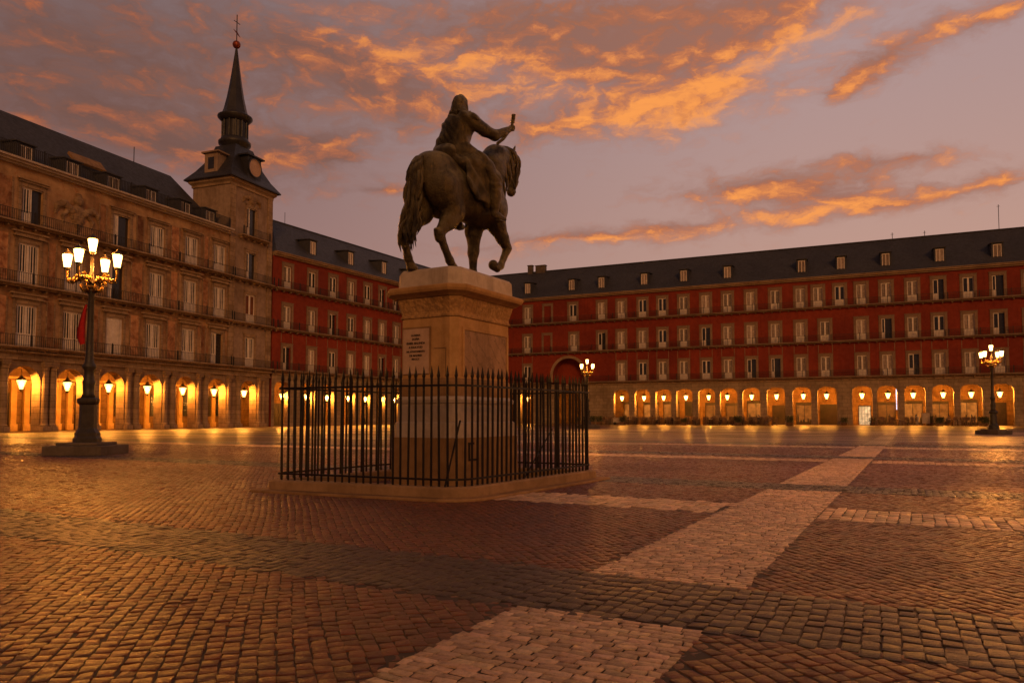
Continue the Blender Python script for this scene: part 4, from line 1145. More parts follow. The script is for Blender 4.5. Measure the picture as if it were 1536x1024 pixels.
def panaderia():
    rz = math.atan2(0.93552, 0.35327); A = (-48.0, 68.75)
    t = thing('frescoed_building', 'old stone town hall with faded painted front, balconies and round arches', 'building', (A[0], A[1], 0), rz)
    mat = Matrix.Translation((A[0], A[1], 0)) @ Matrix.Rotation(rz, 4, 'Z')
    x0, x1 = -7.0, 29.55
    zt = 25.6
    xs = [-3.2, 2.3, 7.15, 12.2, 17.45, 22.8, 27.6]; tw = 33.8
    w, h = 2.15, 4.1
    rows = [(Z3, xs), (Z2, [-3.2, 2.3, 7.15, 12.2, 17.8, 22.95, 27.95]), (Z1, [-3.2, 2.5, 12.8, 17.75, 23.05, 27.85])]
    holes = []
    for z, c in rows: holes += [(x - w / 2, x + w / 2, z, z + (h if z < 20 else 3.7)) for x in c]
    b = MB(); wall_holes(b, x0, x1, Z3, zt, holes)
    b.quad((x0, 0, 0), (x0, 16, 0), (x0, 16, zt), (x0, 0, zt)); b.quad((x0, 16, 0), (x1, 16, 0), (x1, 16, zt), (x0, 16, zt))
    b.quad((x1, 0, Z3), (x1, 0, zt), (x1, 16, zt), (x1, 16, Z3))
    b.build('wall', M['pan_wall'], t)
    variants = {(Z1, 2.5): 'half', (Z1, 12.8): 'open', (Z2, 12.2): 'open', (Z3, 12.2): 'blank', (Z3, 27.6): 'half', (Z3, 7.15): 'dark'}
    kits = {}; used = set()
    for z, c in rows:
        hh = h if z < 20 else 3.7
        for x in c:
            v = variants.get((z, x), 'dark'); key = (v, hh)
            if key not in kits: kits[key] = window_kit(t, w, hh, 0.34, v, 'pan_stone', 3 if v != 'blank' else 7)
            place(kits[key], used, x, z)
    # moulded hoods above windows
    hood = None
    for z, c in rows:
        hh = h if z < 20 else 3.7
        for x in c:
            if hood is None:
                b = MB(); b.box(-1.65, 1.65, -0.30, -0.004, 0, 0.14); b.box(-1.5, 1.5, -0.2, -0.004, 0.143, 0.42); b.box(-1.8, 1.8, -0.38, -0.004, 0.423, 0.58)
                hood = b.build('window_hood', M['pan_stone'], t); o = hood
            else:
                o = hood.copy(); COL.objects.link(o); o.parent = t
            o.location = (x, 0, z + hh + (0.50 if z < 20 else 0.42))
            if z > 20: o.scale = (0.92, 0.8, 0.5)
    # painted panels between the windows
    rr = random.Random(8)
    for z, c in rows:
        cc = sorted(c)
        for a, q in zip(cc, cc[1:]):
            m0, m1 = a + 1.95, q - 1.95
            if m1 - m0 < 0.6: continue
            if z == Z1 and 2.5 < (a + q) / 2 < 12.5:
                segs = [(m0, 4.9), (9.9, m1)]
            else: segs = [(m0, m1)]
            for s0, s1 in segs:
                if s1 - s0 < 0.5: continue
                b = MB(); top = z + (4.7 if z < 20 else 4.3); b.box(s0 + 0.12, s1 - 0.12, -0.035, 0.01, z + 0.2, top)
                o = b.build('fresco_panel', M['fresco'], t)
                b = MB()
                for e0, e1 in ((s0, s0 + 0.117), (s1 - 0.117, s1)): b.box(e0, e1, -0.07, 0.01, z + 0.2, top)
                b.build('panel_border', M['pan_stone'], o)
    # carved coat of arms between two top windows
    s = SDF((4.6, -0.6, 20.3), (10.2, 0.25, 25.3), 0.07)
    s.ell((7.4, 0, 22.4), (0.85, 0.32, 1.15), 0.15); s.ell((7.4, -0.1, 23.9), (0.55, 0.3, 0.5), 0.12); s.ell((7.4, -0.05, 24.5), (0.35, 0.2, 0.25), 0.1)
    for q in (-1, 1):
        s.chain([(7.4 + 0.7 * q, 0, 22.7), (7.4 + 1.6 * q, 0, 23.3), (7.4 + 2.3 * q, 0, 22.9), (7.4 + 2.5 * q, 0, 22.1)], [0.4, 0.38, 0.28, 0.12], 0.1)
        s.chain([(7.4 + 1.1 * q, 0, 22.6), (7.4 + 1.7 * q, 0, 22.0), (7.4 + 1.6 * q, 0, 21.4)], [0.25, 0.2, 0.12], 0.1)
    s.chain([(7.4, 0, 21.4), (7.4, 0, 20.9)], [0.4, 0.2], 0.1)
    s.F = s.F + 0.03 * np.sin(9 * s.X + 4 * s.Z) * np.sin(11 * s.Z)
    s.build('coat_of_arms', M['relief'], t)
    for z in (Z3, Z2, Z1): balcony(t, x0, x1 - 0.05, z, 1.0, 'pan_stone', 0.22)
    b = MB(); b.box(x0, x1, -0.35, 0.4, zt + 0.003, zt + 0.2); b.box(x0, x1, -0.7, 0.4, zt + 0.203, zt + 0.42); b.box(x0, x1, -0.95, 0.4, zt + 0.423, zt + 0.62)
    b.build('cornice', M['ped_light'], t)
    b = MB(); b.quad((x0, 0.35, zt + 0.60), (x1, 0.35, zt + 0.60), (x1, 1.9, zt + 0.66), (x0, 1.9, zt + 0.66)); b.build('roof_gutter', M['lead'], t)
    railing(x0, x1 - 0.1, -0.2, zt + 0.62, 1.5, 0.20, 2.5, th=0.028).build('roof_railing', M['rail'], t)
    # slate roof with hipped end
    b = MB(); z0, zr = zt + 0.66, 33.7
    b.quad((x0, 1.2, z0), (x1 + 0.0, 1.2, z0), (27.2, 8, zr), (x0, 8, zr)); b.quad((x0, 16.4, z0), (x0, 8, zr), (27.2, 8, zr), (33.8, 16.4, z0))
    b.add([(x1, 1.2, z0), (33.8, 16.4, z0), (27.2, 8, zr)], [(0, 1, 2)]); b.add([(x0, 1.2, z0), (x0, 8, zr), (x0, 16.4, z0)], [(0, 1, 2)])
    roof = b.build('roof', M['slate'], t)
    b = MB(); b.tube([(21.3, 8, 33.6), (21.3, 8, 35.6)], 0.05, 5); b.build('antenna', M['rail'], roof)
    b = MB(); b.add([(9.4, 3.4, 29.2), (13.4, 3.4, 29.2), (13.4, 4.4, 30.3), (9.4, 4.4, 30.3), (9.4, 3.2, 29.4), (13.4, 3.2, 29.4), (13.4, 4.2, 30.5), (9.4, 4.2, 30.5)], [(0, 3, 2, 1), (4, 5, 6, 7), (0, 1, 5, 4), (2, 3, 7, 6), (1, 2, 6, 5), (0, 4, 7, 3)])
    b.build('roof_vent', M['ped_dark'], roof)
    dk = dormer_kit(t, 1.5, 1.9, 2.6); du = set()
    for x in (-3.0, 2.55, 7.7, 12.7, 17.9, 23.2, 27.4): place(dk, du, x, zt + 0.95, 1.25)
    # arcade with round arches and engaged columns
    ar = [-3.0, 2.3, 7.2, 12.1, 17.3, 22.55, 27.85, 33.75]
    x1a = 38.0
    b = MB(); arcade(b, x0, x1a, Z3 - 1.3, 0.0, 1.2, [(x, 1.62, 6.35, 'round') for x in ar]); b.build('arcade', M['pan_stone'], t)
    b = MB(); b.box(x0, x1a, -0.25, 1.2, Z3 - 1.297, Z3 - 1.05); b.box(x0, x1a, -0.12, 1.2, Z3 - 1.047, Z3 - 0.62); b.box(x0, x1a, -0.5, 1.2, Z3 - 0.617, Z3 - 0.4)
    b.build('entablature', M['pan_stone'], t)
    colm = None
    for i in range(len(ar)):
        nx = ar[i + 1] if i + 1 < len(ar) else 38.6
        for x in ((ar[i] + 1.62 + 0.42), (nx - 1.62 - 0.42)):
            if x > 37.7 or (nx - ar[i] > 7): continue
            if colm is None:
                b = MB(); b.box(-0.42, 0.42, -0.42, 0.42, 0, 0.5); b.lathe([(0.40, 0.503), (0.42, 0.6), (0.34, 0.75), (0.34, 0.9), (0.31, 5.9), (0.31, 6.0), (0.38, 6.1), (0.36, 6.2), (0.42, 6.4)], 16); b.box(-0.42, 0.42, -0.42, 0.42, 6.403, 6.85)
                colm = b.build('column', M['pan_stone'], t); o = colm
            else: o = colm.copy(); COL.objects.link(o); o.parent = t
            o.location = (x, -0.1, 0)
    yb = 5.4
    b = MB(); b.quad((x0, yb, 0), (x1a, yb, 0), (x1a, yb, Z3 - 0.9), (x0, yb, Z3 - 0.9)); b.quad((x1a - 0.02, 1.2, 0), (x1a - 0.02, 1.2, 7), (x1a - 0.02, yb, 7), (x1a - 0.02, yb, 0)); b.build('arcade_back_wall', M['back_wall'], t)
    b = MB(); b.quad((x0, 1.2, Z3 - 1.35), (x0, yb, Z3 - 1.35), (x1a, yb, Z3 - 1.35), (x1a, 1.2, Z3 - 1.35))
    for x in ar: b.box(x - 2.7, x - 2.3, 1.201, yb - 0.002, Z3 - 1.75, Z3 - 1.352)
    b.build('arcade_ceiling', M['arc_wall'], t)
    for x, k, dx in zip(ar, ['door', 'door', 'window', 'door', 'window', 'window', 'window', 'window'], [0, 1.3, 0.5, 0.9, 0.8, 0.7, 0.3, -0.6]):
        shopfront(t, x + dx, 2.0, rr, k, yb, 3.9)
    # pilasters and blind arches divide the inner wall
    bp = MB(); bp.box(-0.30, 0.30, yb - 0.28, yb - 0.004, 0, 4.9); bp.box(-0.40, 0.40, yb - 0.36, yb - 0.004, 4.903, 5.2); bp.box(-0.40, 0.40, yb - 0.36, yb - 0.285, 0, 0.7)
    pil = None
    for i in range(len(ar)):
        for dx in (-1.75, 1.75):
            if pil is None: pil = bp.build('inner_pilaster', M['arc_wall'], t); o = pil
            else: o = pil.copy(); COL.objects.link(o); o.parent = t
            o.location = (ar[i] + dx + 0.9, 0, 0)
    bp = MB(); bp.box(x0 + 0.1, x1a - 0.1, yb - 0.22, yb - 0.006, 5.35, 5.6); bp.build('inner_cornice', M['arc_wall'], t)
    for i, x in enumerate(ar[1:]):
        arch_lantern(mat, [2.64, 7.52, 12.47, 17.68, 23.03, 28.3, 33.93][i], 0.9, 4.62, 'lit lantern under the %s round arch from the left of the frescoed building' % ORD[i], 6.3)
    # ---- clock tower at the right end
    T = thing('clock_tower', 'square clock tower with tall slate spire at the right end of the frescoed building', 'tower', (A[0], A[1], 0), rz)
    a, c, dp, top = 29.6, 38.0, 6.4, 33.4
    tz = [(Z3, 4.1), (Z2, 4.0), (Z1, 3.9), (26.2, 4.0)]
    hl = [(tw - 0.95, tw + 0.95, z, z + q) for z, q in tz]
    b = MB(); wall_holes(b, a, c, Z3 - 1.3 + 0.95, top, hl)
    b.quad((a, 0, zt - 2), (a, 0, top), (a, dp, top), (a, dp, zt - 2)); b.quad((c, 0, 0), (c, dp + 8, 0), (c, dp + 8, zt), (c, 0, zt)); b.quad((c, 0, zt), (c, dp, zt), (c, dp, top), (c, 0, top)); b.quad((a, dp, 20), (a, dp, top), (c, dp, top), (c, dp, 20))
    b.build('wall', M['tower_wall'], T)
    used = set(); kits = {}
    for (z, q), v in zip(tz, ('dark', 'embers', 'open', 'open')):
        window_kit(T, 1.9, q, 0.36, v, 'pan_stone', 2 if v == 'dark' else 0).location = (tw, 0, z)
    for z in (Z3, Z2, Z1, 26.1): balcony(T, a + (0.1 if z < 26 else 1.6), c - (0.1 if z < 26 else 1.2), z, 0.9, 'pan_stone', 0.22)
    for x in (a, c - 0.95):
        b = MB(); b.box(x, x + 0.95, -0.16, 0.01, Z3 - 0.35, top - 0.9); b.build('corner_pilaster', M['pan_stone'], T)
    s = SDF((tw - 2, -0.55, 30.2), (tw + 2, 0.2, 33.0), 0.07)
    s.ell((tw, 0, 31.4), (0.8, 0.35, 0.8), 0.1)
    for q in (-1, 1): s.chain([(tw + 0.7 * q, 0, 31.6), (tw + 1.5 * q, 0, 31.3), (tw + 1.7 * q, 0, 30.8)], [0.35, 0.3, 0.15], 0.1)
    s.F = s.F + 0.03 * np.sin(9 * s.X + 4 * s.Z) * np.sin(11 * s.Z)
    s.build('carved_crest', M['relief'], T)
    cx, cy = (a + c) / 2, dp / 2
    def sq(e, z): return [(a - e, -e, z), (c + e, -e, z), (c + e, dp + e, z), (a - e, dp + e, z)]
    b = MB(); b.loft([sq(0.15, top - 0.9), sq(0.15, top - 0.6), sq(0.45, top - 0.3), sq(0.5, top)]); b.build('cornice', M['pan_stone'], T)
    def sqm(fx, fy, z): return [(cx - fx, cy - fy, z), (cx + fx, cy - fy, z), (cx + fx, cy + fy, z), (cx - fx, cy + fy, z)]
    b = MB(); b.loft([sqm(5.05, 4.1, top + 0.003), sqm(5.05, 4.1, top + 0.15), sqm(4.0, 3.1, top + 1.5), sqm(3.0, 2.5, top + 2.9), sqm(2.3, 2.1, top + 4.2), sqm(1.75, 1.75, top + 5.6)])
    b.build('roof', M['lead'], T)
    # dormer with the round clock face on the front, plain one on the side
    b = MB(); b.box(tw - 1.35, tw + 1.35, -0.3, 2.6, top + 0.9, top + 3.9); b.box(tw - 1.75, tw + 1.75, -0.65, 2.6, top + 3.903, top + 4.1); o = b.build('clock_dormer', M['lead'], T)
    b = MB(); n = 28
    b.loft([[(tw + q * math.cos(2 * math.pi * i / n), y, top + 2.45 + q * math.sin(2 * math.pi * i / n)) for i in range(n)] for q, y in ((1.28, -0.303), (1.28, -0.45), (1.12, -0.46), (1.10, -0.40))]); cf = b.build('clock_face', M['plaque'], o)
    b = MB(); b.loft([[(tw + q * math.cos(2 * math.pi * i / n), y, top + 2.45 + q * math.sin(2 * math.pi * i / n)) for i in range(n)] for q, y in ((1.34, -0.302), (1.34, -0.50), (1.20, -0.50), (1.20, -0.465))], False, False); b.build('clock_rim', M['lead'], cf)
    b = MB(); b.box(a - 0.2, a + 2.4, cy - 1.1, cy + 1.1, top + 0.9, top + 3.6); b.box(a - 0.5, a + 2.4, cy - 1.45, cy + 1.45, top + 3.603, top + 3.8); o = b.build('side_dormer', M['tower_wall'], T)
    b = MB(); b.box(a - 0.24, a - 0.203, cy - 0.5, cy + 0.5, top + 1.4, top + 3.0); b.build('pane', M['dark_pane'], o)
    b = MB(); b.lathe([(1.75, top + 5.0), (1.78, top + 5.9), (2.15, top + 6.1), (2.2, top + 6.5), (1.85, top + 6.8), (1.85, top + 7.0)], 24, (cx, cy)); b.build('lower_ring', M['lead'], T, True)
    b = MB(); b.lathe([(1.66, top + 6.95), (1.66, top + 9.4)], 12, (cx, cy))
    for k in range(12):
        an = 2 * math.pi * (k + 0.5) / 12; b.lathe([(0.12, top + 7.0), (0.12, top + 9.4)], 6, (cx + 1.68 * math.cos(an), cy + 1.68 * math.sin(an)))
    b.build('lantern_drum', M['lead'], T)
    b = MB(); b.lathe([(1.75, top + 9.35), (2.0, top + 9.6), (2.35, top + 9.95), (2.35, top + 10.15), (2.1, top + 10.3), (1.85, top + 10.5)], 24, (cx, cy)); b.build('upper_ring', M['lead'], T, True)
    b = MB(); b.lathe([(1.85, top + 10.35), (1.55, top + 11.2), (1.15, top + 13.0), (0.82, top + 15.0), (0.48, top + 17.5), (0.14, top + 20.1), (0.08, top + 20.2)], 8, (cx, cy)); sp = b.build('spire', M['lead'], T)
    b = MB(); b.lathe([(0.02, top + 20.05)] + [(0.56 * math.sin(math.pi * i / 10), top + 20.65 - 0.56 * math.cos(math.pi * i / 10)) for i in range(1, 10)] + [(0.02, top + 21.25)], 16, (cx, cy)); b.build('copper_ball', M['gilt'], sp, True)
    b = MB(); b.tube([(cx, cy, top + 21.2), (cx, cy, top + 25.0)], 0.07, 6); b.tube([(cx - 0.6, cy, top + 23.9), (cx + 0.6, cy, top + 23.9)], 0.05, 6); b.build('cross', M['lead'], sp)
    b = MB(); b.add([(cx - 0.7, cy - 0.02, top + 22.6), (cx + 0.1, cy - 0.02, top + 22.2), (cx + 0.75, cy - 0.02, top + 22.0), (cx + 0.1, cy - 0.02, top + 22.55), (cx - 0.7, cy + 0.02, top + 22.6), (cx + 0.1, cy + 0.02, top + 22.2), (cx + 0.75, cy + 0.02, top + 22.0), (cx + 0.1, cy + 0.02, top + 22.55)], [(0, 1, 2, 3), (7, 6, 5, 4), (0, 4, 5, 1), (1, 5, 6, 2), (2, 6, 7, 3), (3, 7, 4, 0)]); b.build('weather_vane', M['gilt'], sp)
    # flag hanging from a window balcony
    p = mat @ Vector((7.1, -1.0, 8.9))
    F = thing('hanging_flag', 'limp red flag hanging from a pole on the frescoed building behind the lamp post', 'flag', p, rz)
    b = MB(); b.tube([(0.45, 0.15, 0.2), (0.15, -0.9, 4.2)], 0.05, 6); b.build('pole', M['rail'], F)
    b = MB(); n, m_ = 8, 14; vs = []; fs = []
    for j in range(m_ + 1):
        f = j / m_
        for i in range(n + 1):
            g = i / n; wd = 0.16 + 1.0 * math.sin(min(1, f * 1.15) * 1.6) * (1 if f < 0.8 else 1 - (f - 0.8) * 2.0)
            vs.append((0.13 - wd * g, -0.93 + 0.13 * math.sin(g * 9 + f * 2), 4.0 - 3.9 * f - 0.35 * g * f))
    for j in range(m_):
        for i in range(n): q = j * (n + 1) + i; fs.append((q, q + 1, q + n + 2, q + n + 1))
    b.add(vs, fs); o = b.build('cloth', M['flag'], F, True)
panaderia()
# ------------------------------------------------------------------ street lamps
def street_lamp(label, loc, rz, sc=1.0):
    t = thing('street_lamp', label, 'street lamp', loc, rz, 'many-armed street lamps in the square')
    t.scale = (sc, sc, sc)
    b = MB(); b.box(-1.10, 1.10, -1.10, 1.10, 0, 0.37); b.box(-0.78, 0.78, -0.78, 0.78, 0.373, 0.48); st = b.build('stone_steps', M['lamp_base'], t)
    bv = st.modifiers.new('bevel', 'BEVEL'); bv.width = 0.03; bv.segments = 2
    oct_ = lambda prof: prof
    b = MB(); b.lathe([(0.50, 0.483), (0.50, 0.62), (0.45, 0.72), (0.45, 0.84), (0.35, 0.98), (0.32, 1.05), (0.30, 1.95), (0.37, 2.0), (0.40, 2.08), (0.40, 2.18), (0.30, 2.24)], 8, (0, 0), math.pi / 8)
    b.build('plinth', M['lamp_iron'], t)
    b = MB(); b.lathe([(0.26, 2.243), (0.20, 2.4), (0.22, 2.75), (0.24, 2.85), (0.19, 2.95), (0.17, 3.3), (0.25, 3.42), (0.25, 3.5), (0.17, 3.62), (0.15, 3.8), (0.13, 4.2), (0.105, 6.3), (0.15, 6.4), (0.15, 6.5), (0.10, 6.6), (0.10, 6.95), (0.06, 7.3), (0.06, 7.85)], 14)
    b.build('post', M['lamp_iron'], t, True)
    # gilded foliage under the lanterns
    b = MB(); rr = random.Random(2)
    for k in range(8):
        a = 2 * math.pi * k / 8
        b.tube([(0.10 * math.cos(a), 0.10 * math.sin(a), 6.42), (0.34 * math.cos(a), 0.34 * math.sin(a), 6.50), (0.42 * math.cos(a), 0.42 * math.sin(a), 6.66), (0.34 * math.cos(a), 0.34 * math.sin(a), 6.72)], [0.05, 0.055, 0.04, 0.02], 6)
    b.lathe([(0.02, 6.52), (0.28, 6.60), (0.20, 6.68), (0.06, 6.72)], 12)
    b.build('leaf_collar', M['gold_leaf'], t, True)
    def lantern(x, y, z, s=1.0):
        g = MB(); n = 8
        ring = lambda r, h: [(x + r * s * math.cos(2 * math.pi * i / n), y + r * s * math.sin(2 * math.pi * i / n), z + h * s) for i in range(n)]
        g.loft([ring(0.15, 0.0), ring(0.245, 0.60), ring(0.235, 0.68)])
        o = g.build('lantern', M['lamp_lit'], t)
        g = MB(); g.lathe([(0.01, z + 0.22 * s), (0.085 * s, z + 0.30 * s), (0.085 * s, z + 0.40 * s), (0.01, z + 0.48 * s)], 6, (x, y)); g.build('bulb', M['lamp_bulb'], o)
        g = MB(); g.loft([ring(0.275, 0.683), ring(0.27, 0.74), ring(0.12, 0.86), ring(0.05, 0.90), ring(0.03, 1.0)]); g.build('cap', M['lamp_iron'], o)
        g = MB(); g.loft([ring(0.10, -0.12), ring(0.17, -0.05), ring(0.17, -0.003)])
        g.build('cup', M['lamp_iron'], o)
    for k in range(4):
        a = k * math.pi / 2; c, s_ = math.cos(a), math.sin(a); ln = 0.98
        b = MB(); P = lambda r, z: (r * c, r * s_, z)
        b.tube([P(0.08, 6.75), P(0.30, 6.98), P(0.55, 6.95), P(0.74, 6.78), P(0.90, 6.82), P(0.97, 6.98), P(ln, 7.18), P(ln, 7.30)], [0.05, 0.05, 0.048, 0.045, 0.042, 0.04, 0.05, 0.06], 8)
        for q in (0.30, 0.46, 0.62, 0.78):
            for e in (-1, 1):
                b.tube([P(q, 6.96 - 0.15 * q), (q * c - s_ * 0.13 * e, q * s_ + c * 0.13 * e, 7.04 - 0.12 * q), (q * 1.15 * c - s_ * 0.16 * e, q * 1.15 * s_ + c * 0.16 * e, 6.90 - 0.12 * q)], [0.05, 0.06, 0.02], 6)
        b.tube([P(0.35, 6.97), P(0.5, 7.14), P(0.66, 7.10), P(0.62, 6.99)], [0.04, 0.04, 0.035, 0.02], 6)
        b.build('arm', M['gold_leaf'], t, True)
        lantern(ln * c, ln * s_, 7.42, 0.74)
    lantern(0, 0, 8.05, 0.74)
    return t
l1 = street_lamp('tall lit street lamp with five lanterns standing on stone steps before the frescoed building', (-16.75, 29.0, 0), R(2))
l2 = copy_tree(l1); l2.location = (9.4, 91.5, 0); l2.rotation_euler = (0, 0, R(40)); l2['label'] = 'distant lit street lamp showing above the right end of the iron fence'
l3 = copy_tree(l1); l3.location = (40.3, 61.5, 0); l3.scale = (0.87, 0.87, 0.87); l3.rotation_euler = (0, 0, R(25)); l3['label'] = 'lit street lamp on stone steps in front of the far right arches'
l4 = copy_tree(l1); l4.location = (16.2, 18.2, 0); l4.rotation_euler = (0, 0, R(10)); l4['label'] = 'nearest street lamp, outside the right edge, its light falling on the cobbles'
# ------------------------------------------------------------------ cafe terrace along the far arcade
rzR = math.atan2(-0.42877, 0.90341); MR = Matrix.Translation((-7.7, 153.2, 0)) @ Matrix.Rotation(rzR, 4, 'Z')
def at_r(x, y, z=0.0): return MR @ Vector((x, y, z))
def chair_mesh():
    b = MB()
    for x in (-0.2, 0.17):
        b.box(x, x + 0.03, -0.2, -0.17, 0, 0.44); b.box(x, x + 0.03, 0.19, 0.22, 0, 0.88)
    b.box(-0.22, 0.22, -0.22, 0.22, 0.443, 0.49); b.box(-0.167, 0.167, 0.195, 0.215, 0.56, 0.90); b.box(-0.25, -0.21, -0.2, 0.185, 0.66, 0.69); b.box(0.21, 0.25, -0.2, 0.185, 0.66, 0.69)
    return b
def person(name, label, seated, clothes, loc, rz):
    t = thing(name, label, 'person', loc, rz)
    s = SDF((-0.5, -0.5, 0), (0.5, 0.75, 1.85), 0.022)
    hz = 0.50 if seated else 0.90
    def fig(s, e, head):
        # facing +y
        s.chain([(0, 0, hz + 0.03), (0, 0.0, hz + 0.26), (0, 0, hz + 0.48)], [0.15 + e, 0.135 + e, 0.16 + e], 0.05)
        for q in (-1, 1):
            s.cone((0.0, 0, hz + 0.50), 0.09 + e, (0.17 * q, 0, hz + 0.50), 0.075 + e, 0.04)
            if seated:
                s.chain([(0.09 * q, 0, hz + 0.02), (0.10 * q, 0.42, hz + 0.02), (0.10 * q, 0.44, 0.09)], [0.095 + e, 0.07 + e, 0.05 + e], 0.03)
                s.chain([(0.20 * q, 0, hz + 0.49), (0.23 * q, 0.06, hz + 0.22), (0.13 * q, 0.30, hz + 0.22)], [0.06 + e, 0.048 + e, 0.036 + e], 0.03)
            else:
                s.chain([(0.09 * q, 0, hz), (0.10 * q, 0.03 * q, 0.48), (0.10 * q, -0.05 * q, 0.09)], [0.095 + e, 0.066 + e, 0.048 + e], 0.03)
                s.chain([(0.20 * q, 0, hz + 0.49), (0.24 * q, -0.03, hz + 0.22), (0.24 * q, 0.08, hz - 0.02)], [0.058 + e, 0.046 + e, 0.034 + e], 0.03)
    fig(s, 0.0, True)
    for q in (-1, 1):
        fx, fy = (0.10 * q, 0.44) if seated else (0.10 * q, -0.05 * q)
        s.cone((fx, fy, 0.05), 0.045, (fx, fy + 0.15, 0.035), 0.035, 0.03)
        hx, hy, hh = (0.11 * q, 0.36, hz + 0.23) if seated else (0.24 * q, 0.11, hz - 0.09)
        s.ell((hx, hy, hh), (0.032, 0.04, 0.05), 0.02)
        for k in range(4): s.cone((hx + (k - 1.5) * 0.014, hy + 0.02, hh - 0.03), 0.009, (hx + (k - 1.5) * 0.015, hy + 0.05, hh - 0.08), 0.008, 0.004)
        s.cone((hx - 0.03 * q, hy, hh), 0.011, (hx - 0.05 * q, hy + 0.03, hh - 0.03), 0.009, 0.01)
    s.cone((0, 0, hz + 0.55), 0.055, (0, 0.01, hz + 0.66), 0.05, 0.03)
    s.ell((0, 0.02, hz + 0.76), (0.075, 0.095, 0.115), 0.03)
    s.cone((0, 0.11, hz + 0.765), 0.013, (0, 0.128, hz + 0.735), 0.015, 0.012)
    s.build('body', M['skin'], t)
    s = SDF((-0.5, -0.5, 0), (0.5, 0.75, 1.85), 0.024)
    fig(s, 0.018, False); s.F = s.F + 0.004 * np.sin(60 * s.Z + 20 * s.X)
    s.F = np.maximum(s.F, 0.10 - s.Z); s.F = np.maximum(s.F, s.Z - (hz + 0.585))
    s.build('clothing', clothes, t)
    s = SDF((-0.2, -0.2, hz + 0.55), (0.2, 0.2, hz + 1.0), 0.016)
    s.ell((0, 0.0, hz + 0.79), (0.088, 0.10, 0.11), 0.02); s.F = np.maximum(s.F, s.Y - 0.06 - 0.5 * np.clip(s.Z - hz - 0.80, 0, 1))
    s.build('hair', M['hair'], t)
    return t
rt = random.Random(12)
tables = [(30.2 + 2.3 * i, -3.4) for i in range(13)] + [(31.2 + 2.3 * i, -6.0) for i in range(12)] + [(36.6 + 2.25 * i, -8.6) for i in range(11)] + [(36.2 + 2.3 * i, -11.0) for i in range(11)] + [(75.6, -3.2), (77.8, -4.6), (79.4, -3.0), (84.0, -3.6), (86.2, -3.2), (88.4, -3.8), (85.2, -5.8), (87.6, -6.0)]
ch0 = tb0 = None
first_tables = 13 + 12 + 11 + 11
for i, (x, y) in enumerate(tables):
    y += rt.uniform(-0.25, 0.25)
    p = at_r(x, y)
    left = i < first_tables
    lab = 'small round terrace table of the long dark cafe terrace by the red building' if left else 'small round terrace table by the right-hand arches of the red building'
    if tb0 is None:
        tb0 = thing('terrace_table', lab, 'table', p)
        b = MB(); b.lathe([(0.36, 0.72), (0.38, 0.73), (0.38, 0.75), (0.36, 0.755)], 16); b.build('table_top', M['cream'], tb0)
        b = MB(); b.lathe([(0.24, 0.0), (0.24, 0.02), (0.05, 0.05), (0.03, 0.1), (0.03, 0.717)], 10); b.build('leg', M['iron'], tb0)
        o = tb0
    else: o = copy_tree(tb0)
    o.location = p; o.scale = (1.45, 1.45, 1.4); o['label'] = lab; o['group'] = 'tables of the long terrace' if left else 'tables by the right-hand arches'
    for k in range(3 + (i % 2)):
        a = rt.random() * 0.5 + k * 2 * math.pi / (3 + i % 2)
        q = at_r(x + 1.0 * math.cos(a), y + 1.0 * math.sin(a))
        lab = 'dark wicker chair drawn up to a table of the long cafe terrace' if left else 'dark wicker chair at a table by the right-hand arches'
        if ch0 is None: ch0 = chair_mesh().build('terrace_chair', M['wicker']); c = ch0
        else: c = ch0.copy(); COL.objects.link(c)
        tag(c, lab, 'chair', 'chairs of the long terrace' if left else 'chairs by the right-hand arches')
        c.location = q; c.scale = (1.5, 1.5, 1.55); c.rotation_euler = (0, 0, rzR + a - math.pi / 2)
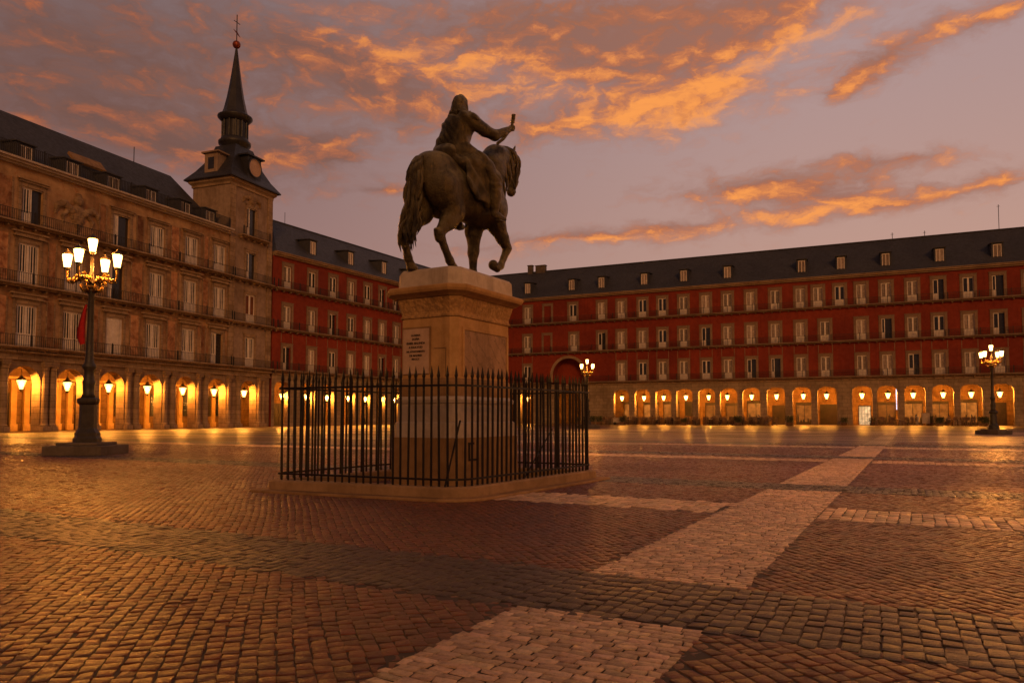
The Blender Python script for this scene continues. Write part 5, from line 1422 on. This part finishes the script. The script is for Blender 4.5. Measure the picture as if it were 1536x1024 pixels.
# planters with shrubs
pl0 = None
spots = [(25.6, -7.6), (27.0, -7.6), (28.4, -7.7), (29.8, -7.9)] + [(q, -12.4) for q in (35.6, 46.1, 54.8, 62.6)] + [(70.2, -1.2), (74.4, -1.3), (82.6, -1.6), (90.2, -1.4), (83.4, -7.4), (89.0, -7.2)]
for i, (x, y) in enumerate(spots):
    p = at_r(x, y)
    if pl0 is None:
        pl0 = thing('potted_shrub', '', 'potted plant', p)
        b = MB(); b.loft([[(sx * e, sy * e * 0.6, z) for sx, sy in ((-1, -1), (1, -1), (1, 1), (-1, 1))] for e, z in ((0.40, 0), (0.48, 0.45), (0.43, 0.453), (0.42, 0.40))]); b.build('planter', M['wicker'], pl0)
        b = MB(); rl = random.Random(3)
        for k in range(520):
            a = rl.random() * 6.28; r = math.sqrt(rl.random()) * 0.55; z = 0.42 + 0.95 * rl.random() ** 0.8
            if rl.random() < 0.25: r *= 1.25
            x_, y_ = r * math.cos(a), r * math.sin(a) * 0.75; L = 0.05 + 0.06 * rl.random()
            d = Vector((rl.gauss(0, 1), rl.gauss(0, 1), rl.gauss(0.4, 1))).normalized(); e = d.cross(Vector((rl.random(), rl.random(), rl.random()))).normalized() * L * 0.5
            c = Vector((x_, y_, z)); b.quad(c - d * L, c + e, c + d * L, c - e)
        b.build('foliage', M['leaf'], pl0)
        b = MB()
        for k in range(6): b.tube([(0.1 * math.cos(k), 0.1 * math.sin(k), 0.38), (0.3 * math.cos(k * 1.1), 0.2 * math.sin(k * 1.1), 1.0)], [0.02, 0.008], 5)
        b.build('stem', M['wood'], pl0); o = pl0
    else: o = copy_tree(pl0)
    o.location = p; s = 0.85 + 0.35 * rt.random(); o.scale = (s, s, s); o.rotation_euler = (0, 0, rzR + rt.uniform(-0.2, 0.2))
    if i < 4: o['label'] = 'dark planter shrub in the short row left of the serving cart'; o['group'] = 'short row of planters'
    elif i < 8: o['label'] = 'leafy dark shrub in a planter edging the long cafe terrace'; o['group'] = 'planters edging the long terrace'
    else:
        o['label'] = ['bushy shrub in a planter at the wide pier left of the bright doorway', 'leafy shrub in a planter just right of the bright doorway', 'leafy shrub in a planter between the two right-hand groups of tables', 'leafy shrub in a planter right of the last tables by the arches', 'front planter shrub at the left of the rightmost tables', 'front planter shrub at the right of the rightmost tables'][i - 8]
        if 'group' in o: del o['group']
t = thing('serving_cart', 'small cream serving cart at the left end of the cafe terrace', 'cart', at_r(34.4, -10.8), rzR)
b = MB(); b.box(-0.9, 0.9, -0.5, 0.5, 0.35, 1.15); b.box(-1.0, 1.0, -0.6, 0.6, 1.153, 1.22); b.build('body', M['cream'], t)
b = MB(); b.box(-0.95, 0.95, -0.5, 0.5, 1.95, 2.05)
for x in (-0.88, 0.84):
    for y in (-0.45, 0.41): b.box(x, x + 0.04, y, y + 0.04, 1.223, 1.948)
b.build('canopy', M['wicker'], t)
for x in (-0.6, 0.6):
    b = MB(); b.tube([(x, -0.54, 0.25), (x, -0.46, 0.25)], 0.25, 14); b.build('wheel', M['iron'], t)
t = thing('menu_board', 'upright cream menu board standing under the arches right of the bright doorway', 'sign', at_r(82.0, -2.2), rzR)
b = MB(); b.box(-0.55, 0.55, -0.03, 0.03, 0.35, 2.0); b.build('panel', M['cream'], t)
b = MB(); b.box(-0.62, -0.553, -0.05, 0.05, 0, 2.1); b.box(0.553, 0.62, -0.05, 0.05, 0, 2.1); b.build('frame', M['wood'], t)
sp = person('person', 'standing person in a pale shirt beside the menu board under the arches', False, M['shirt'], at_r(80.7, -2.4), rzR + 0.4)
pp = [(31.3, -3.4, 0, 'seated person in dark clothes at the left end of the cafe terrace'), (40.3, -6.0, 2.2, 'seated person in dark clothes in the middle row of the long terrace'), (49.4, -3.4, 1.2, 'seated person in dark clothes near the arches in the middle of the terrace'),
      (57.2, -6.1, 3.0, 'seated person in dark clothes towards the right end of the long terrace'), (85.0, -3.6, 1.0, 'seated person in dark clothes among the right-hand tables')]
base = None
for x, y, a, lab in pp:
    if base is None: base = person('person', lab, True, M['coat'], at_r(x, y), rzR + a); o = base
    else: o = copy_tree(base)
    o.location = at_r(x, y); o.rotation_euler = (0, 0, rzR + a); o['label'] = lab; o.scale = (1.2,) * 3
crowd = [(33.7, -6.2, 1, 0), (36.8, -8.2, 2.5, 0), (38.5, -3.6, 0.4, 1), (43.2, -8.3, 1.9, 0), (45.0, -6.1, 5, 1), (46.9, -8.5, 3.6, 0), (51.4, -8.2, 0.6, 0), (53.3, -3.5, 4.1, 1), (55.0, -8.3, 2.9, 0), (59.0, -8.4, 2.0, 1)]
pale = None
for x, y, a, k in crowd:
    lab = 'seated cafe guest in %s clothes among the tables of the long terrace' % ('pale' if k else 'dark')
    if k and pale is None: pale = person('person', lab, True, M['shirt'], at_r(x, y), 0); o = pale
    else: o = copy_tree(pale if k else base)
    o.location = at_r(x, y); o.rotation_euler = (0, 0, rzR + a); o['label'] = lab; o.scale = (1.2,) * 3; o['group'] = 'pale-clothed guests of the long terrace' if k else 'dark-clothed guests of the long terrace'
# ------------------------------------------------------------------ sky, sun and camera
SUN_AZ, SUN_EL = 170.0, 20.0
def sky():
    w = bpy.data.worlds.new('World'); scene.world = w; w.use_nodes = True
    nt = w.node_tree; nt.nodes.clear()
    out = nt.nodes.new('ShaderNodeOutputWorld'); bg = nt.nodes.new('ShaderNodeBackground'); nt.links.new(bg.outputs[0], out.inputs[0])
    tc = nt.nodes.new('ShaderNodeTexCoord'); sx = nd(nt, 'ShaderNodeSeparateXYZ', {0: tc.outputs['Generated']})
    az = mth(nt, 'ARCTAN2', sx.outputs[0], sx.outputs[1]); el = mth(nt, 'ARCSINE', sx.outputs[2])
    # warp the sky coordinates so cloud edges break up
    cv = nd(nt, 'ShaderNodeCombineXYZ', {0: mth(nt, 'MULTIPLY', az, 1.0), 1: mth(nt, 'MULTIPLY', el, 2.2), 2: 0.3}).outputs[0]
    wn = nd(nt, 'ShaderNodeTexNoise', {'Vector': cv, 'Scale': 5.0, 'Detail': 7.0, 'Roughness': 0.62})
    wc = nd(nt, 'ShaderNodeSeparateColor', {0: wn.outputs[1]})
    azw = mth(nt, 'ADD', az, mth(nt, 'MULTIPLY_ADD', wc.outputs[0], 0.16, -0.08)); elw = mth(nt, 'ADD', el, mth(nt, 'MULTIPLY_ADD', wc.outputs[1], 0.06, -0.03))
    warped = nd(nt, 'ShaderNodeCombineXYZ', {0: azw, 1: elw, 2: 0.0}).outputs[0]
    def ells(lst):
        acc = None
        for px, py, hw, hh, tilt, amp in lst:
            a0 = math.atan((px - 768) / 1100.0); e0 = math.atan((624 - py) / 1100.0 * math.cos(a0)); ha = hw / 1100.0 * math.cos(a0) ** 1.0; hb = hh / 1100.0
            mp = nd(nt, 'ShaderNodeMapping', {0: warped, 1: (a0, e0, 0), 2: (0, 0, R(tilt)), 3: (ha * 1.9, hb * 1.9, 1)}, vector_type='TEXTURE')
            g = mth(nt, 'MULTIPLY', nd(nt, 'ShaderNodeTexGradient', {0: mp.outputs[0]}, gradient_type='QUADRATIC_SPHERE').outputs[1], amp)
            acc = g if acc is None else mth(nt, 'ADD', acc, g)
        return acc
    body = ells([(820, 40, 480, 120, 3, 1.0), (560, 120, 200, 45, -14, 0.6), (1040, 150, 130, 38, 4, 0.8), (850, 180, 110, 22, 6, 0.7), (240, 205, 330, 50, -3, 0.8), (100, 60, 420, 110, 0, 0.8),
                 (440, 208, 110, 22, 8, 0.7), (512, 234, 42, 13, 4, 0.8), (1340, 78, 130, 26, 17, 0.85), (1275, 120, 45, 14, 35, 0.7), (1180, 280, 210, 40, -2, 1.1), (1330, 300, 170, 18, 3, 0.7), (1360, 235, 120, 13, -6, 0.6), (1500, 262, 60, 16, 4, 0.6),
                 (880, 362, 270, 19, 2, 0.8), (1000, 340, 130, 14, 4, 0.4), (572, 284, 60, 9, 2, 0.7), (1520, 5, 90, 22, 10, 0.8), (1060, 45, 230, 55, 8, 0.8)])
    fire = ells([(980, 55, 220, 60, 3, 0.25), (1190, 285, 150, 26, 2, 0.5), (1120, 85, 170, 48, 12, 1.2), (1050, 165, 130, 34, 2, 1.1), (870, 180, 120, 18, 6, 0.95), (760, 110, 320, 50, -8, 1.0), (590, 65, 170, 24, -10, 0.6), (620, 150, 130, 20, -12, 0.55), (460, 120, 90, 20, -14, 0.4), (1250, 30, 90, 30, 10, 0.8),
                 (440, 212, 120, 16, 8, 0.8), (250, 225, 220, 18, 0, 0.55), (230, 185, 220, 26, -4, 0.18), (512, 236, 40, 10, 4, 0.7), (1345, 82, 140, 22, 17, 0.8), (1275, 122, 45, 10, 35, 0.9), (1220, 316, 240, 17, 3, 0.9), (1330, 296, 160, 13, 4, 0.6), (1120, 290, 90, 20, 0, 0.7),
                 (1360, 237, 120, 11, -6, 0.8), (1500, 264, 60, 11, 4, 0.7), (930, 362, 230, 12, 3, 0.9), (830, 375, 120, 10, 4, 0.6), (572, 285, 60, 6, 2, 0.6), (1510, 5, 90, 20, 10, 0.8)])
    v1 = nd(nt, 'ShaderNodeCombineXYZ', {0: mth(nt, 'MULTIPLY', azw, 1.0), 1: mth(nt, 'MULTIPLY', elw, 2.1), 2: 0.0}).outputs[0]
    f1 = noise(nt, v1, 21.0, 9, 0.60, 0.15)
    f2 = noise(nt, nd(nt, 'ShaderNodeVectorMath', {0: v1, 1: (0.012, -0.030, 0.0)}).outputs[0], 21.0, 9, 0.60, 0.15)
    relief = mth(nt, 'SUBTRACT', f1, f2)
    dens = mth(nt, 'ADD', body, mth(nt, 'MULTIPLY_ADD', f1, 1.2, -0.66))
    alpha = sstep(nt, dens, 0.05, 0.85)
    # clear sky: warm low on the right, dusky mauve above and to the left
    up = sstep(nt, el, 0.0, 0.55)
    low = mix(nt, sstep(nt, az, -0.65, 0.55), (0.280, 0.125, 0.095), (0.55, 0.29, 0.19))
    high = mix(nt, sstep(nt, az, -0.65, 0.45), (0.185, 0.118, 0.110), (0.40, 0.272, 0.265))
    clear = mix(nt, up, low, high)
    nish = nd(nt, 'ShaderNodeTexSky', sky_type='NISHITA', sun_disc=False, sun_elevation=R(SUN_EL), sun_rotation=R(SUN_AZ), altitude=600.0)
    clear = mix(nt, 1.0, clear, mix(nt, 1.0, (0, 0, 0), nd(nt, 'ShaderNodeVectorMath', {0: nish.outputs[0], 'Scale': 0.006}, operation='SCALE').outputs[0], 'ADD'), 'ADD')
    dusk = mix(nt, sstep(nt, az, -0.6, 0.35), (0.175, 0.090, 0.074), (0.33, 0.155, 0.115))
    dusk = mix(nt, mth(nt, 'MULTIPLY', sstep(nt, relief, -0.12, 0.12, 0.0, 0.5), sstep(nt, az, -0.5, 0.1, 0.3, 1.0)), dusk, (0.40, 0.135, 0.06))
    fv = mth(nt, 'ADD', mth(nt, 'ADD', fire, mth(nt, 'MULTIPLY_ADD', f1, 2.2, -1.12)), mth(nt, 'MULTIPLY', relief, 1.8))
    ember = mix(nt, sstep(nt, fv, 0.35, 1.7), (0.52, 0.165, 0.080), (0.95, 0.34, 0.085))
    ember = mix(nt, sstep(nt, noise(nt, v1, 34.0, 6, 0.6), 0.5, 0.72, 0.0, 0.55), ember, (0.44, 0.15, 0.085))
    ember = mix(nt, sstep(nt, az, -0.6, 0.05, 0.75, 0.0), ember, (0.38, 0.105, 0.05))
    cloud = mix(nt, sstep(nt, fv, 0.0, 1.2), dusk, ember)
    col = mix(nt, alpha, clear, cloud)
    # unseen sky behind the viewer and overhead, set darker to deepen the contrast
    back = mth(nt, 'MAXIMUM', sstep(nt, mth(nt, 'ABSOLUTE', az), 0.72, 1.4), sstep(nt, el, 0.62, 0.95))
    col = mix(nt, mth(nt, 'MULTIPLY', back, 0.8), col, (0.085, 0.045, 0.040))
    # below the horizon: dull ground tone
    col = mix(nt, sstep(nt, el, -0.02, 0.0, 1.0, 0.0), col, (0.06, 0.04, 0.03))
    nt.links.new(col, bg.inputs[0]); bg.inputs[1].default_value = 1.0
    sd = bpy.data.lights.new('sun', 'SUN'); sd.energy = 1.1; sd.angle = R(14); sd.color = (1.0, 0.42, 0.12)
    so = bpy.data.objects.new('sun', sd); COL.objects.link(so)
    d = Vector((math.sin(R(SUN_AZ)) * math.cos(R(SUN_EL)), math.cos(R(SUN_AZ)) * math.cos(R(SUN_EL)), math.sin(R(SUN_EL))))
    so.rotation_euler = d.to_track_quat('Z', 'Y').to_euler(); so.location = (20, -60, 60)
sky()
cd = bpy.data.cameras.new('camera'); cam = bpy.data.objects.new('camera', cd); COL.objects.link(cam)
cd.sensor_width = 36.0; cd.lens = 1100.0 / 1536.0 * 36.0; cd.clip_start = 0.1; cd.clip_end = 4000.0
cam.location = (0, 0, 1.5); cam.rotation_euler = (R(90) + math.atan(0.05), 0, 0)
cd.shift_y = (624 - 55 - 512) / 1536.0
scene.camera = cam
scene.world.cycles.sampling_method = 'MANUAL'; scene.world.cycles.sample_map_resolution = 512
scene.view_settings.view_transform = 'Standard'; scene.view_settings.look = 'None'; scene.view_settings.exposure = 0.0
scene.render.engine = 'CYCLES'
cy = scene.cycles
cy.use_denoising = True
cy.max_bounces = 6; cy.diffuse_bounces = 3; cy.glossy_bounces = 3
cy.sample_clamp_indirect = 6.0
cy.use_light_tree = True
